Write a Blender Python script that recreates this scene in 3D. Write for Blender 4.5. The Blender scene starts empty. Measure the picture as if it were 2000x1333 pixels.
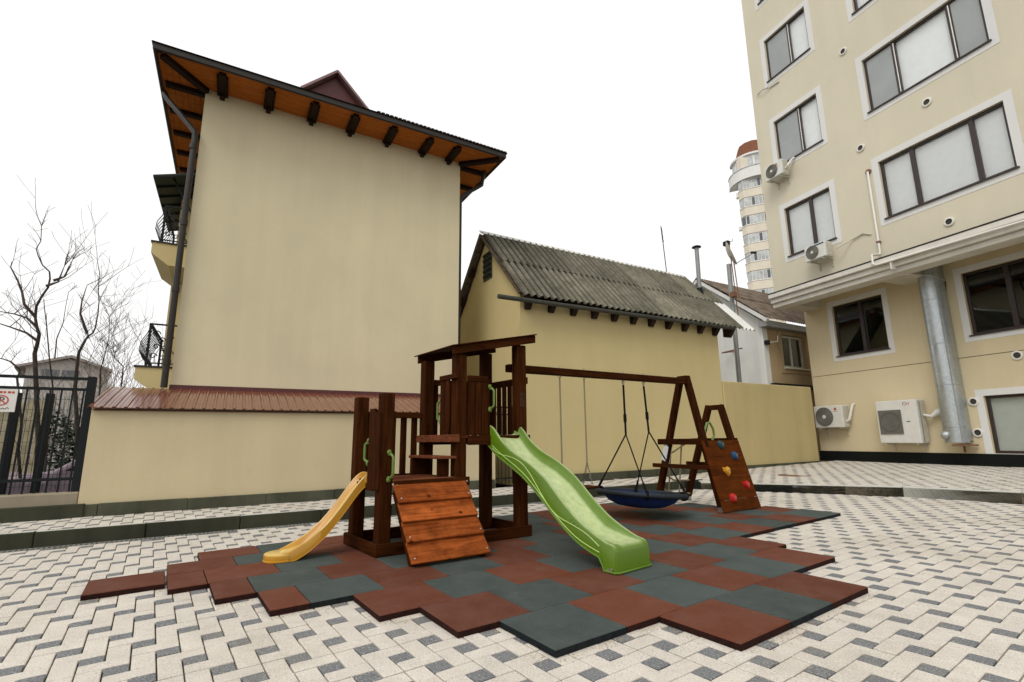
import bpy, math, random
from math import sin, cos, pi, radians as R, sqrt, atan2, hypot
from mathutils import Vector, Matrix
random.seed(7)
SC = bpy.context.scene
COL = SC.collection

# ------------------------------------------------------------------ camera
H = 1.0445
CP, CR = R(10.781), R(-0.789)
fw = Vector((0, cos(CP), sin(CP))); up0 = Vector((0, -sin(CP), cos(CP))); rt0 = Vector((1, 0, 0))
rt = cos(CR)*rt0 + sin(CR)*up0
up = -sin(CR)*rt0 + cos(CR)*up0
cam = bpy.data.cameras.new('camera')
cam.sensor_width = 36; cam.lens = 962.842/2000*36
cam.shift_x = -22.05/2000; cam.shift_y = 6.55/2000
cam.clip_start = 0.05; cam.clip_end = 3000
camo = bpy.data.objects.new('camera', cam); COL.objects.link(camo)
m = Matrix((rt, up, -fw)).transposed().to_4x4(); m.translation = Vector((0, 0, H))
camo.matrix_world = m
SC.camera = camo

# ------------------------------------------------------------------ sky and sun (flat white overcast)
W = bpy.data.worlds.new('World'); SC.world = W; W.use_nodes = True
nt = W.node_tree; nt.nodes.clear()
SUN_EL, SUN_AZ = R(48), R(208)      # azimuth clockwise from +y: light from behind and left of the camera
sky = nt.nodes.new('ShaderNodeTexSky'); sky.sky_type = 'NISHITA'; sky.sun_disc = False
sky.sun_elevation = SUN_EL; sky.sun_rotation = SUN_AZ; sky.air_density = 1.0; sky.dust_density = 4.0
hs = nt.nodes.new('ShaderNodeHueSaturation'); hs.inputs['Saturation'].default_value = 0.12
mixs = nt.nodes.new('ShaderNodeMix'); mixs.data_type = 'RGBA'; mixs.inputs[0].default_value = 0.82
mixs.inputs[7].default_value = (12.2, 12.2, 12.1, 1)
bg = nt.nodes.new('ShaderNodeBackground'); bg.inputs['Strength'].default_value = 0.10
wo = nt.nodes.new('ShaderNodeOutputWorld')
nt.links.new(sky.outputs[0], hs.inputs['Color']); nt.links.new(hs.outputs[0], mixs.inputs[6])
nt.links.new(mixs.outputs[2], bg.inputs['Color']); nt.links.new(bg.outputs[0], wo.inputs['Surface'])
sl = bpy.data.lights.new('sun', 'SUN'); sl.energy = 1.3; sl.angle = R(25); sl.color = (1, .96, .9)
so = bpy.data.objects.new('sun', sl); COL.objects.link(so)
sd = Vector((sin(SUN_AZ)*cos(SUN_EL), cos(SUN_AZ)*cos(SUN_EL), sin(SUN_EL)))
so.rotation_euler = sd.to_track_quat('Z', 'Y').to_euler(); so.location = (0, 0, 30)
SC.view_settings.view_transform = 'Standard'; SC.view_settings.look = 'None'
SC.view_settings.exposure = 0.0; SC.view_settings.gamma = 1.0
SC.view_settings.use_curve_mapping = False

# ------------------------------------------------------------------ frames (plan axes of the walls, the mat, the blocks)
class Frame:
    def __init__(s, x, y, deg):
        s.o = Vector((x, y, 0)); s.a = R(deg)
        s.d = Vector((cos(s.a), sin(s.a), 0)); s.n = Vector((-sin(s.a), cos(s.a), 0))
    def w(s, u, v, z=0.): return s.o + s.d*u + s.n*v + Vector((0, 0, z))
    def l(s, x, y):
        p = Vector((x, y, 0)) - s.o; return p.dot(s.d), p.dot(s.n)
WD = Frame(0, 0, 0)
KF = Frame(-5.291, 5.246, 30.825)      # kerb, garden wall and houses
MF = Frame(1.0475, 2.6535, 35.784)     # rubber mat
TF = Frame(-1.313, 4.538, 32.909)      # playset
AF = Frame(10.643, 12.650, 112.448)    # apartment block, +v is out of its wall
XF = Frame(35.2, 70.0, -26.7)          # far tower block

# ------------------------------------------------------------------ mesh builder
class B:
    def __init__(s): s.v = []; s.f = []
    def add(s, vs, fs):
        n = len(s.v); s.v += [tuple(p) for p in vs]; s.f += [tuple(i+n for i in f) for f in fs]; return s
    def quad(s, *p): return s.add(p, [tuple(range(len(p)))])
    def hexa(s, p):   # bottom 0-3 ccw, top 4-7
        return s.add(p, [(3,2,1,0),(4,5,6,7),(0,1,5,4),(1,2,6,5),(2,3,7,6),(3,0,4,7)])
    def box(s, a, b, c, d, e, f):
        return s.hexa([(a,c,e),(b,c,e),(b,d,e),(a,d,e),(a,c,f),(b,c,f),(b,d,f),(a,d,f)])
    def beam(s, p, q, w, h, side=None):
        p = Vector(p); q = Vector(q); d = (q-p).normalized()
        r = Vector(side).normalized() if side else d.cross(Vector((0,0,1)))
        if r.length < 1e-4: r = Vector((1,0,0))
        r = (r - d*r.dot(d)).normalized(); t = r.cross(d)
        r = r*w/2; t = t*h/2
        return s.hexa([p-r-t, p+r-t, q+r-t, q-r-t, p-r+t, p+r+t, q+r+t, q-r+t])
    def tube(s, path, r, n=8, cap=True):
        P = [Vector(p) for p in path]; rr = r if isinstance(r, (list, tuple)) else [r]*len(P)
        base = len(s.v); ref = None
        for i, p in enumerate(P):
            t = (P[min(i+1, len(P)-1)] - P[max(i-1, 0)]).normalized()
            if ref is None:
                ref = t.cross(Vector((0,0,1)))
                if ref.length < .1: ref = t.cross(Vector((1,0,0)))
            ref = (ref - t*ref.dot(t)).normalized(); b2 = t.cross(ref)
            for k in range(n):
                a = 2*pi*k/n; s.v.append(tuple(p + (ref*cos(a) + b2*sin(a))*rr[i]))
        for i in range(len(P)-1):
            for k in range(n):
                k2 = (k+1) % n
                s.f.append((base+i*n+k, base+i*n+k2, base+(i+1)*n+k2, base+(i+1)*n+k))
        if cap:
            s.f.append(tuple(base+k for k in reversed(range(n))))
            s.f.append(tuple(base+(len(P)-1)*n+k for k in range(n)))
        return s
    def lathe(s, c, ax, prof, n=20, cap=True):   # prof: (radius, height along ax)
        c = Vector(c); ax = Vector(ax).normalized(); r = ax.cross(Vector((0,0,1)))
        if r.length < .05: r = Vector((1,0,0))
        r = (r-ax*r.dot(ax)).normalized(); t = ax.cross(r); base = len(s.v)
        for rad, h in prof:
            for k in range(n):
                a = 2*pi*k/n; s.v.append(tuple(c + ax*h + (r*cos(a)+t*sin(a))*rad))
        for i in range(len(prof)-1):
            for k in range(n):
                k2 = (k+1) % n; s.f.append((base+i*n+k, base+i*n+k2, base+(i+1)*n+k2, base+(i+1)*n+k))
        if cap:
            if prof[0][0] > 1e-4: s.f.append(tuple(base+k for k in reversed(range(n))))
            if prof[-1][0] > 1e-4: s.f.append(tuple(base+(len(prof)-1)*n+k for k in range(n)))
        return s
    def prism(s, poly, fn, t0, t1):               # poly of (a,b), fn(a,b,t)->xyz
        n = len(poly)
        vs = [fn(a, b, t0) for a, b in poly] + [fn(a, b, t1) for a, b in poly]
        fs = [tuple(reversed(range(n))), tuple(range(n, 2*n))] + [(i, (i+1) % n, n+(i+1) % n, n+i) for i in range(n)]
        return s.add(vs, fs)
    def wall(s, u0, u1, z0, z1, v, back, holes):  # face at v with real openings and reveals down to v+back
        us = sorted({u0, u1, *[h[0] for h in holes], *[h[1] for h in holes]})
        zs = sorted({z0, z1, *[h[2] for h in holes], *[h[3] for h in holes]})
        for i in range(len(us)-1):
            for j in range(len(zs)-1):
                a, b, c, d = us[i], us[i+1], zs[j], zs[j+1]
                mu, mz = (a+b)/2, (c+d)/2
                if any(h[0] < mu < h[1] and h[2] < mz < h[3] for h in holes): continue
                s.quad((a, v, c), (b, v, c), (b, v, d), (a, v, d))
        for a, b, c, d in holes:
            w = v+back
            s.quad((a, v, c), (a, v, d), (a, w, d), (a, w, c)); s.quad((b, v, c), (b, w, c), (b, w, d), (b, v, d))
            s.quad((a, v, c), (a, w, c), (b, w, c), (b, v, c)); s.quad((a, v, d), (b, v, d), (b, w, d), (a, w, d))
        return s
    def mesh(s, name, off=(0,0,0)):
        me = bpy.data.meshes.new(name)
        me.from_pydata([(a-off[0], b-off[1], c-off[2]) for a, b, c in s.v], [], s.f)
        me.update(); return me

def fix(me):
    import bmesh
    bm = bmesh.new(); bm.from_mesh(me); bmesh.ops.recalc_face_normals(bm, faces=bm.faces); bm.to_mesh(me); bm.free()

def link(name, me, mt, parent=None, smooth=False, bev=0., label=None, kind=None, seg=1):
    o = bpy.data.objects.new(name, me); COL.objects.link(o)
    if mt and not me.materials: me.materials.append(mt)
    if parent: o.parent = parent
    if smooth:
        me.polygons.foreach_set('use_smooth', [True]*len(me.polygons))
        if smooth != 2:
            md = o.modifiers.new('split', 'EDGE_SPLIT'); md.split_angle = R(38)
    if bev:
        b = o.modifiers.new('bevel', 'BEVEL'); b.width = bev; b.segments = seg; b.limit_method = 'ANGLE'; b.angle_limit = R(50)
    if label: o['label'] = label
    if kind: o['kind'] = kind
    return o

class Thing:
    def __init__(s, name, label, cat, F, base=(0,0,0), group=None, kind=None):
        s.F = F; s.b = base
        s.o = bpy.data.objects.new(name, None); COL.objects.link(s.o)
        s.o.empty_display_size = .1
        s.o.location = F.w(*base); s.o.rotation_euler = (0, 0, F.a)
        if label: s.o['label'] = label
        if cat: s.o['category'] = cat
        if group: s.o['group'] = group
        if kind: s.o['kind'] = kind
    def part(s, name, b, mt, parent=None, **k):
        me = b.mesh(name, s.b)
        if k.pop('recalc', True): fix(me)
        return link(name, me, mt, parent or s.o, **k)

def solo(name, b, mt, label, cat, F, base=(0,0,0), group=None, kind=None, **k):
    me = b.mesh(name, base); fix(me)
    o = link(name, me, mt, None, **k)
    o.location = F.w(*base); o.rotation_euler = (0, 0, F.a)
    if label: o['label'] = label
    if cat: o['category'] = cat
    if group: o['group'] = group
    if kind: o['kind'] = kind
    return o

# ------------------------------------------------------------------ materials
class N:
    def __init__(s, name):
        s.m = bpy.data.materials.new(name); s.m.use_nodes = True; s.t = s.m.node_tree
        s.p = s.t.nodes['Principled BSDF']; s.pos = None
    def n(s, t, **k):
        x = s.t.nodes.new(t)
        for a, b in k.items():
            if isinstance(b, (int, float, tuple, list)) and a in x.inputs: x.inputs[a].default_value = b
            else: setattr(x, a, b)
        return x
    def l(s, a, b): s.t.links.new(a, b)
    def P(s):
        if not s.pos: s.pos = s.n('ShaderNodeNewGeometry').outputs['Position']
        return s.pos
    def noise(s, scale, detail=4, rough=.55, stretch=None, rot=None):
        src = s.P()
        if stretch:
            mp = s.n('ShaderNodeMapping'); s.l(src, mp.inputs['Vector'])
            mp.inputs['Scale'].default_value = stretch
            if rot: mp.inputs['Rotation'].default_value = rot; mp.vector_type = 'TEXTURE' if False else 'POINT'
            src = mp.outputs[0]
        x = s.n('ShaderNodeTexNoise'); x.inputs['Scale'].default_value = scale
        x.inputs['Detail'].default_value = detail; x.inputs['Roughness'].default_value = rough
        s.l(src, x.inputs['Vector']); return x.outputs[0]
    def ramp(s, src, stops):
        r = s.n('ShaderNodeValToRGB'); e = r.color_ramp.elements
        while len(e) < len(stops): e.new(.5)
        for i, (p, c) in enumerate(stops):
            e[i].position = p; e[i].color = (c, c, c, 1) if isinstance(c, (int, float)) else (*c, 1)
        s.l(src, r.inputs[0]); return r.outputs[0]
    def mix(s, fac, a, b, mode='MIX'):
        x = s.n('ShaderNodeMix'); x.data_type = 'RGBA'; x.blend_type = mode
        for i, val in ((0, fac), (6, a), (7, b)):
            if hasattr(val, 'is_linked'): s.l(val, x.inputs[i])
            elif isinstance(val, (int, float)) and i: x.inputs[i].default_value = (val, val, val, 1)
            elif isinstance(val, (int, float)): x.inputs[i].default_value = val
            else: x.inputs[i].default_value = (*val, 1)
        return x.outputs[2]
    def bump(s, src, strength, dist=.01):
        b = s.n('ShaderNodeBump'); b.inputs['Strength'].default_value = strength; b.inputs['Distance'].default_value = dist
        s.l(src, b.inputs['Height']); s.l(b.outputs[0], s.p.inputs['Normal']); return b
    def done(s, col, rough=.7, spec=.4, metal=0.):
        if hasattr(col, 'is_linked'): s.l(col, s.p.inputs['Base Color'])
        else: s.p.inputs['Base Color'].default_value = (*col, 1)
        if hasattr(rough, 'is_linked'): s.l(rough, s.p.inputs['Roughness'])
        else: s.p.inputs['Roughness'].default_value = rough
        s.p.inputs['Specular IOR Level'].default_value = spec; s.p.inputs['Metallic'].default_value = metal
        return s.m

def plain(name, c, rough=.6, spec=.4, metal=0., var=.12, sc=6., bump=0., bsc=60.):
    q = N(name)
    f = q.ramp(q.noise(sc, 5), [(.3, 1-var), (.7, 1+var)])
    col = q.mix(1., c, f, 'MULTIPLY')
    if bump: q.bump(q.noise(bsc, 3), bump, .004)
    return q.done(col, rough, spec, metal)

def stucco(name, c, dirt=.12, streak=.1, grain=.35, stain=(.3, .26, .17)):
    q = N(name)
    big = q.ramp(q.noise(.55, 5, .6), [(.32, 1-dirt), (.68, 1+dirt*.5)])
    st = q.ramp(q.noise(1.6, 5, .6, (1.7, 1.7, .16)), [(.35, 1-streak), (.6, 1.)])
    fine = q.ramp(q.noise(140, 2), [(.3, .95), (.7, 1.05)])
    col = q.mix(1., c, big, 'MULTIPLY'); col = q.mix(1., col, st, 'MULTIPLY'); col = q.mix(1., col, fine, 'MULTIPLY')
    spot = q.ramp(q.noise(1.1, 6, .7, (1., 1., .5)), [(.66, 0.), (.8, .28)])
    col = q.mix(spot, col, stain)
    q.bump(q.noise(170, 3), grain, .004)
    return q.done(col, .88, .25)

def paverm(name, c, sp1, sp2):
    q = N(name)
    a = q.ramp(q.noise(2.3, 3), [(.3, .9), (.7, 1.06)])
    b = q.ramp(q.noise(9., 2), [(.3, .93), (.7, 1.05)])
    col = q.mix(1., q.mix(1., c, a, 'MULTIPLY'), b, 'MULTIPLY')
    v = q.noise(135, 3, .7)
    col = q.mix(q.ramp(v, [(.55, 0.), (.64, .9)]), col, sp1)
    col = q.mix(q.ramp(v, [(.34, .95), (.42, 0.)]), col, sp2)
    d = q.ramp(q.noise(.9, 7, .7), [(.5, 0.), (.76, .42)])
    col = q.mix(d, col, (.27, .22, .14))
    q.bump(v, .35, .003)
    return q.done(col, .85, .3)

def wood(name, c1, c2, axis, rough=.55, knot=.5):
    q = N(name)
    # grain stretched along the member: object coordinates, long axis given
    tc = q.n('ShaderNodeTexCoord'); mp = q.n('ShaderNodeMapping'); q.l(tc.outputs['Object'], mp.inputs['Vector'])
    mp.inputs['Scale'].default_value = axis
    oi = q.n('ShaderNodeObjectInfo'); ad = q.n('ShaderNodeVectorMath'); ad.operation = 'ADD'
    sc = q.n('ShaderNodeVectorMath'); sc.operation = 'SCALE'; sc.inputs['Scale'].default_value = 7.
    cb = q.n('ShaderNodeCombineXYZ'); [q.l(oi.outputs['Random'], cb.inputs[i]) for i in range(3)]
    q.l(cb.outputs[0], sc.inputs[0]); q.l(mp.outputs[0], ad.inputs[0]); q.l(sc.outputs[0], ad.inputs[1])
    x = q.n('ShaderNodeTexNoise'); x.inputs['Scale'].default_value = 3.; x.inputs['Detail'].default_value = 6; x.inputs['Distortion'].default_value = .7
    q.l(ad.outputs[0], x.inputs['Vector'])
    g = q.ramp(x.outputs[0], [(.3, 0.), (.7, 1.)])
    col = q.mix(g, c1, c2)
    blot = q.ramp(q.noise(7, 5, .65), [(.3, 1-.35*knot), (.7, 1+.2*knot)])
    col = q.mix(1., col, blot, 'MULTIPLY')
    kn = q.n('ShaderNodeTexVoronoi'); kn.inputs['Scale'].default_value = 5.; q.l(q.P(), kn.inputs['Vector'])
    col = q.mix(q.ramp(kn.outputs['Distance'], [(.05, .7*knot), (.13, 0.)]), col, tuple(k*.3 for k in c1))
    rv = q.ramp(oi.outputs['Random'], [(0., .82), (1., 1.15)])
    col = q.mix(1., col, rv, 'MULTIPLY')
    q.bump(x.outputs[0], .25, .003)
    return q.done(col, min(.85, rough+.2), .04)

def rubber(name, c, fleck):
    q = N(name)
    oi = q.n('ShaderNodeObjectInfo')
    col = q.mix(1., c, q.ramp(oi.outputs['Random'], [(0., .8), (1., 1.15)]), 'MULTIPLY')
    g = q.noise(260, 2, .7)
    col = q.mix(q.ramp(g, [(.56, 0.), (.68, .55)]), col, fleck)
    col = q.mix(q.ramp(g, [(.34, .6), (.44, 0.)]), col, tuple(k*.45 for k in c))
    sc = q.ramp(q.noise(3.1, 7, .75), [(.42, 0.), (.72, .55)])
    col = q.mix(sc, col, tuple(.045+1.0*k for k in c))
    sm = q.ramp(q.noise(9., 5, .8), [(.6, 0.), (.75, .3)])
    col = q.mix(sm, col, tuple(.08+.9*k for k in c))
    scr = q.ramp(q.noise(5., 3, .5, (1., 9., 1.)), [(.72, 0.), (.76, .3)])
    col = q.mix(scr, col, (.2, .18, .16))
    q.bump(g, .5, .003)
    return q.done(col, .82, .25)

def glassm(name, tint=(.9, .93, .92), rough=.03, refl=.05):
    q = N(name); t = q.t; t.nodes.remove(q.p)
    fr = q.n('ShaderNodeFresnel'); ge = q.n('ShaderNodeNewGeometry'); io = q.n('ShaderNodeMapRange'); io.inputs['To Min'].default_value = 1.52; io.inputs['To Max'].default_value = 1/1.52
    q.l(ge.outputs['Backfacing'], io.inputs['Value']); q.l(io.outputs[0], fr.inputs['IOR'])
    ad = q.n('ShaderNodeMath'); ad.operation = 'ADD'; ad.inputs[1].default_value = refl; q.l(fr.outputs[0], ad.inputs[0]); ad.use_clamp = True
    tr = q.n('ShaderNodeBsdfTransparent'); tr.inputs['Color'].default_value = (*tint, 1)
    gl = q.n('ShaderNodeBsdfGlossy'); gl.inputs['Roughness'].default_value = rough
    nb = q.n('ShaderNodeBump'); nb.inputs['Strength'].default_value = .04; nb.inputs['Distance'].default_value = .02
    q.l(q.noise(1.3, 2), nb.inputs['Height']); q.l(nb.outputs[0], gl.inputs['Normal'])
    mx = q.n('ShaderNodeMixShader'); q.l(ad.outputs[0], mx.inputs[0]); q.l(tr.outputs[0], mx.inputs[1]); q.l(gl.outputs[0], mx.inputs[2])
    q.l(mx.outputs[0], t.nodes['Material Output'].inputs['Surface']); return q.m

def asbestos(nm='asbestos_sheet', dk=1.):
    q = N(nm); oi = q.n('ShaderNodeObjectInfo')
    col = q.mix(q.ramp(q.noise(1.4, 6, .7), [(.3, 0.), (.7, 1.)]), tuple(k*dk for k in (.092, .083, .058)), tuple(k*dk for k in (.235, .215, .165)))
    col = q.mix(q.ramp(q.noise(6, 5, .7), [(.4, 0.), (.7, .6)]), col, (.07, .072, .045))
    col = q.mix(q.ramp(q.noise(30, 4, .7), [(.6, 0.), (.72, .5)]), col, (.42, .40, .34))
    col = q.mix(1., col, q.ramp(oi.outputs['Random'], [(0., .72), (1., 1.3)]), 'MULTIPLY')
    q.bump(q.noise(60, 4), .4, .005)
    return q.done(col, .9, .2)

def galv():
    q = N('galvanised_steel')
    v = q.n('ShaderNodeTexVoronoi'); v.inputs['Scale'].default_value = 22; q.l(q.P(), v.inputs['Vector'])
    col = q.mix(q.ramp(v.outputs['Color'], [(.2, 0.), (.8, 1.)]), (.42, .46, .47), (.50, .53, .54))
    col = q.mix(q.ramp(q.noise(2.5, 4, .6, (1, 1, .3)), [(.45, 0.), (.7, .4)]), col, (.28, .29, .27))
    q.bump(q.noise(3., 3), .15, .02)
    return q.done(col, q.ramp(q.noise(4, 4), [(.3, .3), (.7, .5)]), .5, .75)

def coated(m, ior, rough, w=1.):
    p = m.node_tree.nodes['Principled BSDF']; p.inputs['Coat Weight'].default_value = w; p.inputs['Coat IOR'].default_value = ior; p.inputs['Coat Roughness'].default_value = rough
    return m
def worn_sheen_plastic(name, c, pale_sheen):
    q = N(name); at = q.n('ShaderNodeAttribute'); at.attribute_name = 'wear_sheen'
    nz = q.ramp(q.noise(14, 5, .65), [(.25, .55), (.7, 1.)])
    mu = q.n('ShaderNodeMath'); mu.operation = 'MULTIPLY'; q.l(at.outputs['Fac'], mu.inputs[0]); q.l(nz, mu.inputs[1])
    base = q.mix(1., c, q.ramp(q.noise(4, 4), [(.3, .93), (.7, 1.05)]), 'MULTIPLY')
    col = q.mix(mu.outputs[0], base, pale_sheen)  # sky sheen painted into the base colour together with some wear
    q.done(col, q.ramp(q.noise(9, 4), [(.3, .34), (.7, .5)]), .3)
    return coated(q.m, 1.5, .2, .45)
def set_wear_sheen(o, m_, f):
    a = o.data.attributes.new('wear_sheen', 'FLOAT', 'POINT')
    a.data.foreach_set('value', [f(i % m_) for i in range(len(o.data.vertices))])
def leafy(name, c):
    return plain(name, c, .7, .2, var=.5, sc=3)

M = dict(
 cream=stucco('cream_render', (.66, .585, .395), .07, .05), cream2=stucco('garden_wall_render', (.575, .485, .305), .08, .05),
 yellow=stucco('yellow_render', (.565, .465, .235), .06, .04), yellow2=stucco('yard_wall_render', (.51, .415, .205), .08, .08),
 apt=stucco('apartment_render', (.665, .61, .475), .05, .03), aptlow=stucco('apartment_ground_render', (.66, .56, .365), .06, .04),
 white=stucco('white_render', (.72, .72, .69), .08, .12), tan=stucco('tan_render', (.42, .31, .18)),
 surround=stucco('white_surround', (.72, .715, .69), .03, .03, .2), cornice=stucco('cornice_render', (.72, .69, .62), .05, .12, .2),
 soffit=stucco('soffit_render', (.62, .58, .48), .05, .02, .2),
 lpav=paverm('light_paver', (.59, .54, .47), (.72, .70, .66), (.28, .25, .21)),
 dpav=paverm('dark_paver', (.155, .16, .165), (.42, .42, .42), (.05, .05, .055)),
 sand=plain('joint_sand', (.11, .095, .065), .95, .1, var=.4, sc=14),
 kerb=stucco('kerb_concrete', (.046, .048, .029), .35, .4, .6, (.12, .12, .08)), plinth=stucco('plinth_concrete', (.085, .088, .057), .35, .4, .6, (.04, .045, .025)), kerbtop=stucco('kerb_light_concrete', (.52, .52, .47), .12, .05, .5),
 granite=plain('black_granite', (.007, .009, .008), .6, .14, var=.4, sc=40),
 ground=plain('ground_asphalt', (.16, .15, .13), .95, .1, var=.3, sc=2),
 grate=plain('drain_grate_iron', (.22, .22, .2), .6, .3), black=plain('black_metal', (.006, .008, .009), .55, .22),
 blackpipe=plain('brown_gutter_metal', (.024, .020, .016), .5, .3), slot=plain('slot_black', (.004, .004, .004), .9, .1),
 plum=coated(plain('plum_metal_sheet', (.165, .044, .019), .55, .3, var=.1, sc=5), 1.42, .14), plumd=plain('dark_red_flashing', (.085, .018, .016), .45, .4),
 red=rubber('red_rubber', (.112, .030, .0125), (.21, .075, .035)), blue=rubber('blue_grey_rubber', (.047, .060, .055), (.12, .145, .135)),
 rsideR=plain('dark_red_rubber_side', (.022, .008, .006), .9, .1, var=.3, sc=30), rsideB=plain('black_rubber_side', (.012, .015, .016), .9, .1, var=.3, sc=30),
 wz=wood('brown_stained_wood_upright', (.018, .0048, .0010), (.056, .0155, .0030), (8, 8, .7)),
 wx=wood('brown_stained_wood_long', (.020, .0052, .0011), (.062, .0172, .0034), (.7, 8, 8)),
 wy=wood('brown_stained_wood_cross', (.019, .005, .0010), (.058, .016, .0032), (8, .7, 8)),
 ramp=wood('orange_brown_ramp_wood', (.15, .032, .006), (.36, .092, .02), (.9, 9, 9), .5, 1.3),
 deckw=wood('deck_wood', (.10, .030, .014), (.2, .065, .03), (.8, 8, 8), .6, .7),
 climb=wood('climbing_wall_wood', (.055, .0135, .0018), (.108, .027, .0035), (.6, 6, 6), .5, .6),
 soffw=wood('orange_soffit_wood', (.36, .105, .020), (.52, .175, .036), (.4, 14, 6), .6, .3),
 brk=plain('dark_bracket_wood', (.018, .007, .003), .6, .15, var=.3), 
 green=worn_sheen_plastic('green_slide_plastic', (.092, .178, .004), (.56, .64, .33)), greenl=plain('pale_green_relief', (.42, .56, .17), .35, .5, var=.03),
 handle=plain('green_handle_plastic', (.115, .19, .035), .35, .4, var=.05), yellowp=worn_sheen_plastic('yellow_slide_plastic', (.44, .205, .0045), (.76, .58, .20)),
 hb=plain('hold_blue', (.01, .06, .15), .5, .4), hg=plain('hold_teal', (.012, .05, .06), .5, .4), hy=plain('hold_yellow', (.66, .32, .03), .5, .4), hr=plain('hold_red', (.5, .015, .015), .5, .4),
 rope=plain('black_rope', (.008, .008, .008), .9, .1), ropel=plain('beige_net_rope', (.30, .25, .15), .9, .1), chain=plain('chain_steel', (.12, .11, .09), .4, .5, .6),
 nest=plain('nest_ring_cover', (.009, .015, .02), .6, .3, var=.3, sc=30, bump=.4, bsc=90), nestb=plain('nest_blue_fabric', (.008, .035, .17), .65, .3, var=.25, sc=9, bump=.3, bsc=120),
 steel=plain('steel_bracket', (.34, .34, .33), .4, .5, .8), paper=plain('paper_label', (.6, .62, .62), .5, .3), screwm=plain('screw_zinc', (.5, .5, .47), .35, .5, .8),
 frame=plain('brown_window_frame', (.030, .017, .015), .4, .5, var=.1), framel=plain('grey_white_window_frame', (.6, .58, .5), .5, .4, var=.05),
 glass=glassm('window_glass', (.985, .99, .99), .03, 0.), glassd=glassm('dark_window_glass', (.7, .74, .72), .02, .03),
 blind=plain('white_blind', (.86, .88, .87), .7, .2, var=.03), screen=plain('insect_screen', (.36, .38, .38), .85, .1, var=.06, sc=2, bump=.2, bsc=300), dark=plain('dark_room', (.018, .022, .02), .9, .1), frost=plain('frosted_sheet', (.42, .46, .42), .6, .2, var=.04),
 acw=plain('white_ac_casing', (.66, .655, .61), .42, .45, var=.05), acg=plain('ac_grille_grey', (.24, .23, .20), .6, .3), ventd=plain('vent_grille_dark', (.055, .052, .045), .8, .1), acs=plain('ac_side_beige', (.5, .48, .4), .5, .4), acd=plain('ac_dark_fan', (.10, .095, .08), .7, .2),
 galv=galv(), pvc=plain('white_plastic_pipe', (.72, .70, .64), .35, .5, var=.04), asb=asbestos(), asbv=asbestos('asbestos_sheet_shaded_trough', .34), lightsheet=plain('pale_metal_sheet', (.66, .66, .62), .5, .4, var=.1, sc=2),
 gutter=plain('weathered_grey_gutter', (.055, .055, .045), .7, .2, var=.2), rafter=plain('rafter_wood', (.03, .017, .011), .8, .2, var=.3), verge=plain('weathered_verge_wood', (.10, .075, .055), .85, .2, var=.4, sc=9), brownroof=plain('brown_roof_sheet', (.165, .128, .098), .85, .2, var=.5, sc=4, bump=.3),
 tilew=plain('dark_roof_tile', (.05, .032, .028), .7, .3), pinkv=plain('pinkish_verge_metal', (.22, .13, .125), .5, .4), canopy=plain('dark_green_canopy', (.022, .032, .022), .5, .3, var=.2),
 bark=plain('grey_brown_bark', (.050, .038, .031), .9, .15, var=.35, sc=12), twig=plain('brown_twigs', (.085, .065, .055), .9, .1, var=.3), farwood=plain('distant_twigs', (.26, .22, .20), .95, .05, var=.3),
 shrub=leafy('dark_shrub', (.018, .028, .015)), lilac=plain('lilac_car_paint', (.36, .27, .33), .3, .5, var=.1), carglass=plain('car_glass_black', (.012, .014, .016), .1, .5), tyre=plain('tyre_black', (.01, .01, .01), .9, .1),
 grit=plain('tan_grit', (.36, .27, .15), .95, .1, var=.4, sc=40), stone=stucco('rough_stone_base', (.33, .28, .2), .35, .2, .8), signw=plain('sign_white', (.7, .68, .64), .5, .3, var=.05), signr=plain('sign_red', (.5, .06, .03), .5, .3), signk=plain('sign_black', (.02, .02, .02), .5, .3),
 towc=plain('tower_cream', (.70, .635, .52), .85, .2, var=.06, sc=.6), towl=plain('tower_white', (.74, .73, .70), .7, .2, var=.04, sc=.6), towg=plain('tower_glass', (.46, .48, .475), .12, .6, var=.3, sc=1.2), towd=plain('tower_dark_glass', (.09, .10, .11), .15, .5), towr=plain('tower_brown_tiles', (.19, .075, .04), .8, .2, var=.3, sc=5),  # tower cream paled to carry distance haze in its base colour
 rust=plain('rusty_iron', (.19, .10, .06), .8, .3, var=.3, sc=20), dish=plain('dish_cream', (.5, .47, .38), .5, .3), pole=plain('grey_pole_steel', (.27, .28, .28), .45, .5, .3),
 hw=plain('far_house_wall', (.45, .42, .38), .9, .2), hr2=plain('far_house_roof', (.30, .26, .235), .9, .2), greenmesh=plain('green_mesh_wire', (.03, .06, .045), .5, .4), slat=plain('weathered_board', (.36, .31, .2), .9, .1, var=.3),
)

# ------------------------------------------------------------------ ground and paving
g = B().quad((-900,-300,-.12), (900,-300,-.12), (900,1500,-.12), (-900,1500,-.12))
solo('ground', g, M['ground'], 'dull grey ground reaching out past the buildings', None, WD, kind='structure')

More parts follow.
